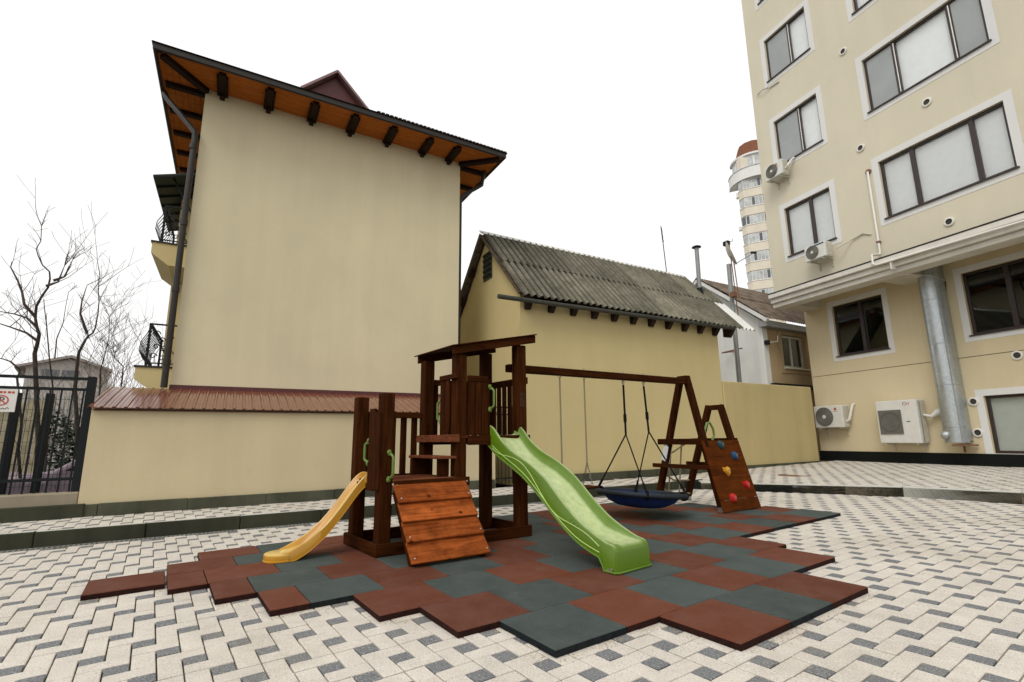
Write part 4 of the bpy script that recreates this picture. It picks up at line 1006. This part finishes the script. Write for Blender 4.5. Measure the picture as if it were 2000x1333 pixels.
tree('bare_shrub', 'low tangled shrub next to the lower balcony', 5.5, [(-.05,.3),(-.06,2.4),(-.07,2.6),(-.21,2.75),(-.24,2.86),(-.15,2.95)], .026, [], 23, 26, 2, .5)
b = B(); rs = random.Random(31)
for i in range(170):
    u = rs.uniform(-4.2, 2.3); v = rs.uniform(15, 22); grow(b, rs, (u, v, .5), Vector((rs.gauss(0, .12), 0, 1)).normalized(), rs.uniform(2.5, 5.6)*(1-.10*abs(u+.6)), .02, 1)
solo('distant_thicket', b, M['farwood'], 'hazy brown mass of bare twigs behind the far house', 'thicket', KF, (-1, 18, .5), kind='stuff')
HF = Frame(-29.4, 31.6, 42)
T = Thing('distant_house', 'small pale far house with a low gabled roof seen through twigs', 'house', HF, (0, 0, 0))
T.part('wall', B().box(-2.0, 2.0, 0, 5, 0, 5.9), M['hw'])
T.part('roof', B().prism([(-2.5, 5.85), (0, 6.72), (2.1, 5.95), (2.1, 5.8), (0, 6.55), (-2.5, 5.7)], lambda a, c, t: (a, t, c), -.4, 5), M['hr2'])
T.part('gable', B().prism([(-2, 5.9), (2, 5.9), (0, 6.5)], lambda a, c, t: (a, t, c), .0, .2), M['hw'])
w = T.part('window', B().box(-1.3, .5, -.04, -.002, 5.1, 5.75), M['towd']); T.part('window_frame', B().box(-.45, -.35, -.06, -.042, 5.1, 5.75), M['hw'], parent=w)
# ------------------------------------------------------------------ wooden playset
T = Thing('wooden_playset', 'dark brown wooden playset with two towers, slides, swing beam and climbing wall', 'playset', TF, (.8, .4, .04))
def sb(u0, u1, v0, v1, z0, z1, b=None):
    b = b or B(); k = lambda u, v: u-.1*v
    return b.hexa([(k(u0,v0),v0,z0),(k(u1,v0),v0,z0),(k(u1,v1),v1,z0),(k(u0,v1),v1,z0),(k(u0,v0),v0,z1),(k(u1,v0),v0,z1),(k(u1,v1),v1,z1),(k(u0,v1),v1,z1)])
def P(name, b, mt, **k):
    k.setdefault('bev', .005); return T.part(name, b, M[mt], **k)
Z0 = .041
# sand frame on the ground
P('base_board', sb(0, 1.645, 0, .026, Z0, .15), 'wx'); P('base_board', sb(0, 1.645, .775, .80, Z0, .15), 'wx')
P('base_board', sb(0, .026, .028, .773, Z0, .15), 'wy'); P('base_board', sb(1.619, 1.645, .028, .773, Z0, .15), 'wy')
P('base_board', sb(.79, .815, .028, .773, Z0, .14), 'wy')
# posts
for u, v, zt in ((.03, .03, 1.478), (.03, .665, 1.485), (.775, .03, 1.905), (.745, .66, 1.915), (1.505, .03, 2.066), (1.485, .655, 2.06)):
    P('post', sb(u, u+.118, v, v+.108, Z0, zt), 'wz', bev=.008)
# low deck
for i in range(5): P('deck_plank', sb(.03, .775, .145+i*.103, .145+i*.103+.098, .655, .682), 'deckw')
P('deck_plank', sb(.15, .775, .032, .142, .655, .682), 'deckw')
fb = P('deck_board', sb(.145, .90, -.024, -.001, .60, .682), 'wx')
for u in (.17, .87): P('screw', B().lathe((u, -.025, .64), (0, -1, 0), [(.011, 0), (.008, .005)], 10), 'screwm', parent=fb, bev=0)
P('deck_board', sb(.005, .028, .14, .66, .59, .654), 'wy'); P('deck_board', sb(.148, .745, .775, .80, .60, .69), 'wx')
# ramp
rp0, rp1 = Vector((0, -.02, .625)), Vector((0, -.50, .05)); rd = rp1-rp0; rl = rd.length; rdn = rd.normalized(); rnn = Vector((0, -.768, .64)).normalized()
rnn = (rnn - rdn*rnn.dot(rdn)).normalized()
for u in (.148, .80): P('ramp_stringer', B().beam((u+.02, rp0.y+.035, rp0.z-.035), (u+.02, rp1.y+.035, rp1.z-.012), .038, .07, (1, 0, 0)), 'wz')
for i in range(4):
    a = rp0+rdn*(rl*i/4-.012); c = rp0+rdn*(rl*(i+1)/4+.010)
    b = B(); th = .028
    p = [a-rnn*.004, c+rnn*.030]
    q = [p[0]+rnn*th, p[1]+rnn*th]
    b.hexa([(.135, *p[0].yz), (.85, *p[0].yz), (.85, *p[1].yz), (.135, *p[1].yz), (.135, *q[0].yz), (.85, *q[0].yz), (.85, *q[1].yz), (.135, *q[1].yz)])
    bd = P('ramp_board', b, 'ramp', label='orange-brown stained ramp board')
    for u in (.165, .82):
        for t in ((.8,) if i != 1 else ()):
            s = a.lerp(c, t)+rnn*(.036+.024*t); P('screw', B().lathe((u, s.y, s.z), rnn, [(.008, 0), (.006, .004)], 8), 'screwm', parent=bd, bev=0)
# low tower fences
P('top_rail', sb(.15, .745, .70, .735, 1.275, 1.335), 'wx')
for u in (.165, .285, .405, .525, .645): P('slat', sb(u, u+.066, .736, .758, .69, 1.30), 'wz')
P('fence_board', sb(.006, .028, .155, .275, .60, 1.34), 'wz'); P('fence_board', sb(.006, .028, .028, .15, .60, 1.30), 'wz'); P('rail_end', sb(.03, .07, .14, .29, 1.27, 1.33), 'wy')
def handle(p, q, out, mt='handle'):
    p, q, out = Vector(p), Vector(q), Vector(out).normalized(); h = .055
    b = B().tube([p, p+out*h*.6, p+out*h+(q-p)*.12, p+out*h+(q-p)*.3, p+out*h+(q-p)*.7, p+out*h+(q-p)*.88, q+out*h*.6, q], .0125, 10)
    o = P('handle', b, mt, bev=0, smooth=1, label='green moulded grab handle')
    for e in (p, q): P('handle_foot', B().lathe(e+(e-(p+q)/2).normalized()*.02, out, [(.024, 0), (.024, .014), (.014, .022)], 12), mt, parent=o, bev=0)
handle((-.012, .262, 1.02), (-.012, .262, .85), (-.55, .85, 0)); handle((.10, .028, .915), (.10, .028, .71), (.5, -.85, 0))
# steps between the decks
P('step', sb(.60, .79, .03, .70, .855, .882), 'deckw'); P('step', sb(.70, .80, -.0, .80, 1.015, 1.09), 'deckw')
P('step_side', sb(.60, .775, .625, .65, .684, .853), 'wz'); P('step_side', sb(.645, .77, .145, .17, .684, .853), 'wz')
# high deck
for i in range(6): P('deck_plank', sb(.82, 1.50, .03+i*.12, .03+i*.12+.114, 1.055, 1.08), 'deckw')
P('deck_board', sb(.895, 1.64, .0, .028, .985, 1.08), 'wx'); P('deck_board', sb(.80, 1.60, .775, .80, .985, 1.08), 'wx'); P('deck_board', sb(1.625, 1.647, .14, .66, .985, 1.08), 'wy')
# high tower fences
P('top_rail', sb(.74, .775, -.015, .325, 1.648, 1.70), 'wy')
for v in (.145, .24): P('fence_board', sb(.752, .774, v, v+.082, 1.092, 1.648), 'wz')
P('top_rail', sb(.896, 1.13, .012, .04, 1.625, 1.69), 'wx')
for u in (.905, .985, 1.06): P('fence_board', sb(u, u+.068, .014, .036, 1.082, 1.624), 'wz')
P('fence_board', sb(1.128, 1.148, .012, .09, 1.082, 1.66), 'wz')
P('top_rail', sb(.86, 1.487, .70, .735, 1.645, 1.71), 'wx')
for i in range(6): P('slat', sb(.885+i*.10, .885+i*.10+.066, .736, .757, 1.082, 1.68), 'wz')
P('top_rail', sb(1.60, 1.635, .02, .79, 1.635, 1.71), 'wy')
for i in range(5): P('slat', sb(1.576, 1.598, .155+i*.103, .155+i*.103+.066, 1.082, 1.68), 'wz')
handle((.745, .33, 1.44), (.745, .33, 1.235), (-.5, .9, 0)); handle((1.14, .012, 1.56), (1.14, .012, 1.36), (.5, -.85, 0))
# roof: two sloping beams and boards
def zr(u): return 1.905+.21*(u-.78)
k = lambda u, v: u-.1*v
for v0, v1 in ((.004, .029), (.775, .80)):
    b = B(); u0, u1 = .72, 1.735
    b.hexa([(k(u0,v0),v0,zr(u0)),(k(u1,v0),v0,zr(u1)),(k(u1,v1),v1,zr(u1)),(k(u0,v1),v1,zr(u0)),(k(u0,v0),v0,zr(u0)+.085),(k(u1,v0),v0,zr(u1)+.085),(k(u1,v1),v1,zr(u1)+.085),(k(u0,v1),v1,zr(u0)+.085)])
    P('roof_beam', b, 'wx')
for i in range(7):
    u0 = .70+i*.149; u1 = u0+.143; v0, v1 = -.02, .845; z = .087
    b = B().hexa([(k(u0,v0),v0,zr(u0)+z),(k(u1,v0),v0,zr(u1)+z),(k(u1,v1),v1,zr(u1)+z),(k(u0,v1),v1,zr(u0)+z),(k(u0,v0),v0,zr(u0)+z+.012),(k(u1,v0),v0,zr(u1)+z+.012),(k(u1,v1),v1,zr(u1)+z+.012),(k(u0,v1),v1,zr(u0)+z+.012)])
    P('roof_board', b, 'wy', bev=.002)
# label burnt on the right post
lb = B()
for i in range(11): lb.box(1.53, 1.60-.012*(i % 3), .0275, .0292, 1.39+i*.014, 1.393+i*.014)
P('post_lettering', lb, 'verge', bev=0, label='faint lines of pale lettering on the right post')
# swing beam and end frames
BVv = .235
P('swing_beam', B().box(1.49, 4.50, BVv-.045, BVv+.045, 1.785, 1.872), 'wx', bev=.008)
for fu, zt, av in ((4.55, 1.90, .28), (5.22, 1.50, .28)):
    for foot, s in ((-.185, -1), (.905, 1)):
        dx = .05 if zt > 1.7 else .10
        lg = P('frame_leg', B().beam((fu, foot, Z0+.07), (fu, av+s*dx, zt), .085, .085, (1, 0, 0)), 'wz', bev=.008)
        P('steel_foot', B().beam((fu, foot-s*.003, Z0), (fu, foot, Z0+.09), .05, .092, (1, 0, 0)), 'steel', parent=lg)
P('frame_cap', B().box(4.50, 4.60, .19, .37, 1.835, 1.915), 'wy', bev=.01)
P('frame_cap', B().box(5.19, 5.27, .14, .44, 1.43, 1.505), 'wy', bev=.01)
P('frame_bolt', B().lathe((4.55, .35, 1.80), (0, 1, 0), [(.035, 0), (.035, .05), (.02, .06)], 10), 'black', bev=0)
for fu in (4.5, 5.27):
    P('cross_bar', B().beam((fu, .80, .965), (fu, -.02, .965), .03, .085, (1, 0, 0)), 'wy'); P('cross_bar', B().beam((fu, .93, .615), (fu, -.10, .615), .03, .06, (1, 0, 0)), 'wy')
P('cross_bar', B().box(4.59, 5.18, .84, .88, .12, .19), 'wx'); P('cross_bar', B().box(4.59, 5.18, .70, .73, .93, 1.0), 'wx')
P('bar_knob', B().lathe((4.53, .60, .915), (0, 0, -1), [(.03, -.02), (.04, .01), (.015, .04)], 10), 'wy', bev=0)
pl_ = B().beam((4.55, .722, .69), (4.55, .648, .92), .089, .089, (1, 0, 0)); P('paper_label', pl_, 'paper', bev=0, label='pale printed label wrapped on the back leg')
net = B()
for z0, z1 in ((.28, .16), (.50, .36), (.74, .98)): net.tube([(4.58, .88-.12*z0, z0), (4.8, .86-.12*z0, (z0+z1)/2-.05), (5.19, .86-.12*z1, z1)], .013, 6)
for u in (4.74, 4.98): net.tube([(u, .76, .93), (u+.02, .84, .5), (u-.01, .86, .18)], .013, 6)
P('rope_net', net, 'ropel', bev=0, smooth=1)
# climbing wall
c0, c1 = Vector((0, -.262, Z0+.01)), Vector((0, .0, .97)); cd = (c1-c0).normalized(); cn_ = Vector((0, -cd.z, cd.y))
cb = B()
pb = [c0, c1]; q = [c0+cn_*.024, c1+cn_*.024]
for t0, t1 in ((0, .155), (.158, .5), (.502, .76), (.762, 1.)):
    a, e = c0.lerp(c1, t0), c0.lerp(c1, t1)
    P('climbing_panel', B().hexa([(4.47, *(a+cn_*.024).yz), (5.29, *(a+cn_*.024).yz), (5.29, *a.yz), (4.47, *a.yz), (4.47, *(e+cn_*.024).yz), (5.29, *(e+cn_*.024).yz), (5.29, *e.yz), (4.47, *e.yz)]), 'climb', bev=.003, label='brown plywood strip of the climbing wall')
def hold(t, u, mt, s, lab):
    o = c0.lerp(c1, t)+cn_*.025; c = Vector((u, o.y, o.z)); b = B()
    ex, ey = Vector((1, 0, 0)), cd
    if s == 'horn':
        out = [(-.06, .05), (-.02, .02), (.03, .055), (.055, .02), (.04, -.03), (.01, -.07), (-.02, -.03), (-.05, -.005)]
    else:
        out = [(.05*cos(a)*(1+.12*sin(3*a)), .058*sin(a)) for a in [2*pi*i/12 for i in range(12)]]
    n = len(out); rings = [(1.05, 0), (1.0, .022), (.72, .046), (.3, .05)]
    vs = [tuple(c+ex*x*f+ey*y*f+cn_*h) for f, h in rings for x, y in out]
    fs = [(r*n+i, r*n+(i+1) % n, (r+1)*n+(i+1) % n, (r+1)*n+i) for r in range(3) for i in range(n)]+[tuple(range(3*n, 4*n))]
    b.add(vs, fs); hd = P('climbing_hold', b, mt, bev=.004, smooth=1, label=lab)
    P('hold_bolt', B().lathe(c+cn_*.05, cn_, [(.012, 0), (.012, .006)], 8), 'steel', parent=hd, bev=0)
hold(.93, 4.83, 'hg', 'o', 'dark teal rounded climbing hold'); hold(.76, 5.06, 'hb', 'o', 'blue rounded climbing hold')
hold(.55, 4.775, 'hy', 'horn', 'yellow horned climbing hold'); hold(.33, 5.10, 'hr', 'horn', 'red horned climbing hold'); hold(.175, 4.72, 'hr', 'o', 'red lumpy climbing hold near the foot')
P('wall_scratch', B().beam((4.63, *(c0.lerp(c1, .158)+cn_*.0255).yz), (4.98, *(c0.lerp(c1, .158)+cn_*.0255).yz), .006, .003, (0, 0, 1)), 'verge', bev=0)
hp = (4.86, .06, .98)
P('handle', B().tube([(4.60, .03, .97), (4.60, .02, 1.12), (4.66, .02, 1.22), (4.72, .02, 1.23), (4.79, .02, 1.14), (4.80, .02, 1.05), (4.75, .02, .98)], .016, 8), 'handle', bev=0, smooth=1, label='pale green looped grab handle on top of the climbing wall')

# slides: a swept channel
def interp(tab, s):
    for (a, za), (b_, zb) in zip(tab, tab[1:]):
        if s <= b_: t = (s-a)/(b_-a); return za+(zb-za)*max(0, t)
    return tab[-1][1]
def smoothtab(tab, n=46):
    a, b_ = tab[0][0], tab[-1][0]; xs = [a+(b_-a)*i/n for i in range(n+1)]
    zs = [interp(tab, x) for x in xs]
    for _ in range(4): zs = [zs[0]]+[(zs[i-1]+2*zs[i]+zs[i+1])/4 for i in range(1, n)]+[zs[-1]]
    return list(zip(xs, zs))
def chute(prof, secf, fn):
    b = B(); m_ = None
    for s, zl, zb in prof:
        pts = secf(s, zl, zb); m_ = len(pts)
        b.v += [tuple(fn(s, w, z)) for w, z in pts]
    for i in range(len(prof)-1):
        for k_ in range(m_-1): b.f.append((i*m_+k_, i*m_+k_+1, (i+1)*m_+k_+1, (i+1)*m_+k_))
    return b
lip = smoothtab([(-.06, 1.190), (-.03, 1.198), (.02, 1.172), (.075, 1.118), (.15, 1.035), (.335, .92), (.61, .815), (.83, .69), (1.02, .525), (1.22, .375), (1.44, .275), (1.60, .228)])
bot = smoothtab([(-.08, 1.02), (0., .955), (.145, .866), (.354, .777), (.563, .676), (.796, .514), (1.039, .326), (1.227, .21), (1.392, .155), (1.50, .128), (1.65, .1)])
p0 = Vector((1.15, 0, 0)); sdv = (Vector((1.31, -1.52, 0))-p0).normalized(); swv = Vector((-sdv.y, sdv.x, 0)); WS = .40
sfn = lambda s, w, z: (p0+sdv*s+swv*w+Vector((0, 0, z)))
def sec(s, zl, zb):
    d = .105*min(1, max(.06, (1.62-s)/.42))**1.3; top = .022
    if s < .05: d *= 1.02
    return [(-.012, zb), (0, zb+.004), (0, zl-.012), (.005, zl-.002), (.013, zl), (top+.006, zl-.004), (top+.016, zl-.02*min(1, d*12)), (.052, zl-d*.82), (.072, zl-d*.96), (.10, zl-d), (WS/2, zl-d*1.02),
            (WS-.10, zl-d), (WS-.072, zl-d*.96), (WS-.052, zl-d*.82), (WS-top-.016, zl-.02*min(1, d*12)), (WS-top-.006, zl-.004), (WS-.013, zl), (WS-.005, zl-.002), (WS, zl-.012), (WS, zb+.004), (WS+.012, zb)]
prof = []
for s, zl in lip:
    if s > 1.56: break
    zb = interp(bot, s)
    if s > 1.47: zb = max(.043, zb-(s-1.47)*2.2)
    prof.append((s, zl, zb))
sl = prof[-1][1]
for ds, dz in ((.025, .006), (.045, .016), (.060, .034), (.068, .06)): prof.append((1.545+ds, sl-dz, .043))
gs = chute(prof, sec, sfn)
n_ = len(prof); L0 = gs.v[-21:]
# front face below the rounded lip
base_i = len(gs.v)
row = [tuple(sfn(1.62, w, .043)) for w, z in sec(prof[-1][0], prof[-1][1], .043)]
gs.v += row
for k_ in range(20): gs.f.append((base_i-21+k_, base_i-21+k_+1, base_i+k_+1, base_i+k_))
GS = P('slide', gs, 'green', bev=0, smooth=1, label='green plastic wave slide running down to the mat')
NV = len(GS.data.vertices)//21
GS.data.attributes.new('wear_sheen', 'FLOAT', 'POINT').data.foreach_set('value', [(0, 0, 0, .3, .7, .5, 0, 0, .1, .75, .95, .95, .8, .25, 0, 0, .7, .6, 0, 0, 0)[i % 21]*(1, .85, .45, .1, 0, 0)[max(0, i//21-(NV-6))] for i in range(NV*21)])  # pale sky sheen and wear painted along the bed and lips
fl = B().tube([sfn(s, -.012, zb) for s, zl, zb in prof if s < 1.5]+[sfn(1.50, -.012, .05)], .0085, 6); fl.tube([sfn(s, WS+.012, zb) for s, zl, zb in prof if s < 1.5], .0085, 6)
fl.tube([sfn(1.50, -.010, .05), sfn(1.615, -.012, .052), sfn(1.632, .02, .052), sfn(1.632, WS-.02, .052), sfn(1.615, WS+.012, .052), sfn(1.5, WS+.012, .05)], .009, 6)
P('rolled_edge', fl, 'green', parent=GS, bev=0, smooth=1)
wv = B()
def sidecurve(f): return [sfn(s, -.003, interp(bot, s)+(interp(lip, s)-interp(bot, s))*f(s)) for s in [i*.0303+.03 for i in range(48)]]
wv.tube(sidecurve(lambda s: .16+.10*sin(s*5)), .0042, 5); wv.tube(sidecurve(lambda s: .40+.34*sin(s*7.4-1.9)), .0042, 5)
P('wave_line', wv, 'greenl', parent=GS, bev=0, smooth=1)
dm = B()
for s0 in (.55, 1.15):
    for i in range(7):
        s = s0+i*.035; zb, zl = interp(bot, s), interp(lip, s); dm.lathe(sfn(s, .001, zb+(zl-zb)*.72), -swv, [(.011, 0), (.008, .005), (0, .007)], 8, cap=False)
P('side_dimples', dm, 'green', parent=GS, bev=0, smooth=1)
bt = B(); bt.lathe(sfn(1.575, -.008, .07), -swv, [(.011, 0), (.011, .008)], 10); bt.lathe(sfn(1.545, -.008, .063), -swv, [(.010, 0), (.010, .008)], 10); P('bolt', bt, 'screwm', parent=GS, bev=0)
# yellow slide from the low tower's left side
ylip = smoothtab([(-.03, .735), (.0, .752), (.03, .748), (.07, .715), (.12, .66), (.24, .49), (.37, .325), (.52, .20), (.68, .118), (.74, .098)], 36)
y0 = .30; WY = .27
yfn = lambda s, w, z: Vector((.03-s, y0+w-.0*s, z))
def ysec(s, zl, zb):
    d = .075*min(1, max(.05, (.70-s)/.16)); w0 = -.0
    return [(-.006, zb), (0, zb+.004), (0, zl-.01), (.006, zl), (.018, zl), (.026, zl-.012*min(1, d*16)), (.04, zl-d*.7), (.06, zl-d*.97), (.09, zl-d), (WY-.09, zl-d), (WY-.06, zl-d*.97), (WY-.04, zl-d*.7), (WY-.026, zl-.012*min(1, d*16)), (WY-.018, zl), (WY-.006, zl), (WY, zl-.01), (WY, zb+.004), (WY+.006, zb)]
yp = [(s, zl, max(.044, zl-.105+.0*s)) for s, zl in ylip if s < .725]
ys = chute(yp, ysec, yfn)
YS = P('slide', ys, 'yellowp', bev=0, smooth=1, label='small yellow plastic slide on the low tower')
set_wear_sheen(YS, 18, lambda k: (0, 0, .1, .5, .5, .1, 0, .4, .9, .9, .5, 0, 0, .4, .5, .2, 0, 0)[k])  # same painted sheen and wear on the yellow bed
zt = yp[-1][1]-.003
oc = [(.03-.69, y0-.004), (.03-.69, y0+WY+.004)]
arcp = [(.03-.672-.18*sin(pi*i/14)**.8, y0+WY/2+(WY/2+.006)*cos(pi*i/14)) for i in range(15)]
tg = B(); rowsz = [(1.03, .043), (1.03, .052), (1.0, .056), (1.0, zt-.012), (.985, zt-.003), (.95, zt)]
cxy = (.03-.70, y0+WY/2)
for f_, z in rowsz: tg.v += [(cxy[0]+(x-cxy[0])*f_, cxy[1]+(y-cxy[1])*f_, z) for x, y in arcp]
for r_ in range(5):
    for i in range(14): tg.f.append((r_*15+i, r_*15+i+1, (r_+1)*15+i+1, (r_+1)*15+i))
tg.f.append(tuple(75+i for i in range(15)))
TG = P('slide_tongue', tg, 'yellowp', parent=YS, bev=0, smooth=1)
set_wear_sheen(TG, 9999, lambda k: (0, 0, 0, .1, .5, .75, .75)[k//15])

# ------------------------------------------------------------------ swings
def chainlinks(b, p, q, r=.0055):
    p, q = Vector(p), Vector(q); L = (q-p).length; n = int(L/.034); d = (q-p).normalized()
    for i in range(n):
        c = p+(q-p)*((i+.5)/n); s = d.cross(Vector((0, 1, 0)) if i % 2 else Vector((1, 0, 0))).normalized()
        b.tube([c+d*.022*cos(t)+s*.010*sin(t) for t in [2*pi*j/8 for j in range(9)]], r*.72, 4, cap=False)
T2 = Thing('chain_swing', 'flat swing seat on two long steel chains', 'swing', TF, (2.45, .235, .46))
T2.part('seat', B().box(2.12, 2.70, .125, .335, .445, .472), M['wx'], bev=.008)
for u in (2.235, 2.615):
    ch = B(); chainlinks(ch, (u, BVv, 1.755), (u, BVv, .74)); chainlinks(ch, (u, BVv, .74), (u, .145, .475)); chainlinks(ch, (u, BVv, .74), (u, .325, .475))
    T2.part('chain', ch, M['chain'], recalc=False)
    T2.part('hook', B().tube([(u, BVv, 1.90), (u, BVv, 1.79), (u+.018, BVv, 1.772), (u, BVv, 1.748), (u-.018, BVv, 1.772)], .006, 6), M['steel'])
T3 = Thing('nest_swing', 'round nest swing with blue fabric hung on black ropes', 'swing', TF, (3.50, BVv, .32))
nc = Vector((3.50, BVv, .325)); NR = .585
def tilt(p):
    q = Vector(p)-nc; a = .085; return tuple(nc+Vector((q.x*cos(a)+q.z*sin(a), q.y, -q.x*sin(a)+q.z*cos(a))))
def tb(b): b.v = [tilt(p) for p in b.v]; return b
b = B()
for i in range(48):
    for j in range(10):
        a, c = 2*pi*i/48, 2*pi*j/10; r = NR-.035+.035*cos(c)*(1+.06*sin(a*24)); b.v.append((nc.x+r*cos(a), nc.y+r*sin(a), nc.z+.033*sin(c)))
for i in range(48):
    for j in range(10): b.f.append((i*10+j, ((i+1) % 48)*10+j, ((i+1) % 48)*10+(j+1) % 10, i*10+(j+1) % 10))
T3.part('ring', tb(b), M['nest'], smooth=2)
b = B(); rings = [(NR-.05, .01), (NR-.10, -.03), (NR-.17, -.10), (NR-.30, -.155), (.1, -.175)]
for r, h in rings: b.v += [(nc.x+r*cos(2*pi*i/40), nc.y+r*sin(2*pi*i/40), nc.z+h+.004*sin(i*5)) for i in range(40)]
for k_ in range(4):
    for i in range(40): b.f.append((k_*40+i, k_*40+(i+1) % 40, (k_+1)*40+(i+1) % 40, (k_+1)*40+i))
b.f.append(tuple(160+i for i in range(40)))
T3.part('seat_fabric', tb(b), M['nestb'], smooth=2)
hooks = [(3.285, 1.075), (3.665, 1.11)]
for (hu, hz), outs in zip(hooks, ((-1, -1), (1, 1))):
    rp = T3.part('hang_rope', B().tube([(hu, BVv, 1.72), (hu+(.0 if hu < 3.5 else .045), BVv, hz)], .0135, 8), M['rope'], smooth=1)
    T3.part('rope_adjuster', B().tube([(hu+(.0 if hu < 3.5 else .03), BVv, hz+.26), (hu+(.0 if hu < 3.5 else .033), BVv, hz+.16)], .021, 8), M['rope'], parent=rp)
    T3.part('hook', B().tube([(hu, BVv, 1.90), (hu, BVv, 1.79), (hu+.02, BVv, 1.76), (hu, BVv, 1.72), (hu-.02, BVv, 1.755), (hu, BVv, 1.785)], .008, 6), M['steel'])
    j = Vector((hu+(.0 if hu < 3.5 else .045), BVv, hz)); s = -1 if hu < 3.5 else 1
    for vv in (-1, 1):
        e = Vector(tilt((nc.x+s*NR*.60, nc.y+vv*NR*.74, nc.z+.03)))
        sr = T3.part('rope', B().tube([j, e], .0095, 6), M['rope'])
        T3.part('rope_sleeve', B().tube([e+(j-e).normalized()*.13, e], .016, 6), M['rope'], parent=sr)
        wr = B(); ca = Vector((nc.x+s*(NR-.045)*.60, nc.y+vv*(NR-.045)*.77, nc.z)); tt = Vector((-vv*.77, s*.6, 0)); ra = Vector((s*.6, vv*.77, 0))
        wr.tube([tilt(ca+ra*.045*cos(x)+Vector((0, 0, .043*sin(x)))) for x in [2*pi*i/10 for i in range(11)]], .02, 6, cap=False)
        T3.part('rope_wrap', wr, M['rope'], smooth=1)

# sand and grit washed up along the front edge of the mat
b = B(); rs = random.Random(77)
edge = [((0, 0), (1, 0)), ((1, 0), (3, 0)), ((-.02, 1), (0, .0)), ((-1.53, 1), (-.05, 1)), ((-1.56, 1), (-1.56, 2)), ((-2.05, 2), (-1.55, 2)), ((-2.6, 3), (-2.1, 3)), ((-3.55, 4), (-2.6, 4)), ((-4.05, 4.94), (-3.6, 4.94)), ((-4.5, 5.87), (-4.1, 5.87)), ((-5.5, 6.27), (-4.6, 6.27))]
for (a, c) in edge:
    L = hypot(c[0]-a[0], c[1]-a[1])
    for i in range(int(150*L)):
        t = rs.random(); d = abs(rs.gauss(0, .045))+.006
        u = (a[0]+(c[0]-a[0])*t)*MU; v = (a[1]+(c[1]-a[1])*t)*MU
        if abs(c[0]-a[0]) > abs(c[1]-a[1]): v -= d
        else: u -= d
        r = rs.uniform(.0012, .0032); p = MF.w(u, v, .0)
        b.add([(p.x-r, p.y-r, 0), (p.x+r, p.y-r, 0), (p.x, p.y+r, 0), (p.x, p.y, r*1.4)], [(0, 1, 3), (1, 2, 3), (2, 0, 3)])
solo('sand_grit', b, M['grit'], 'loose tan sand grains along the front edge of the rubber mat', None, WD, kind='stuff')
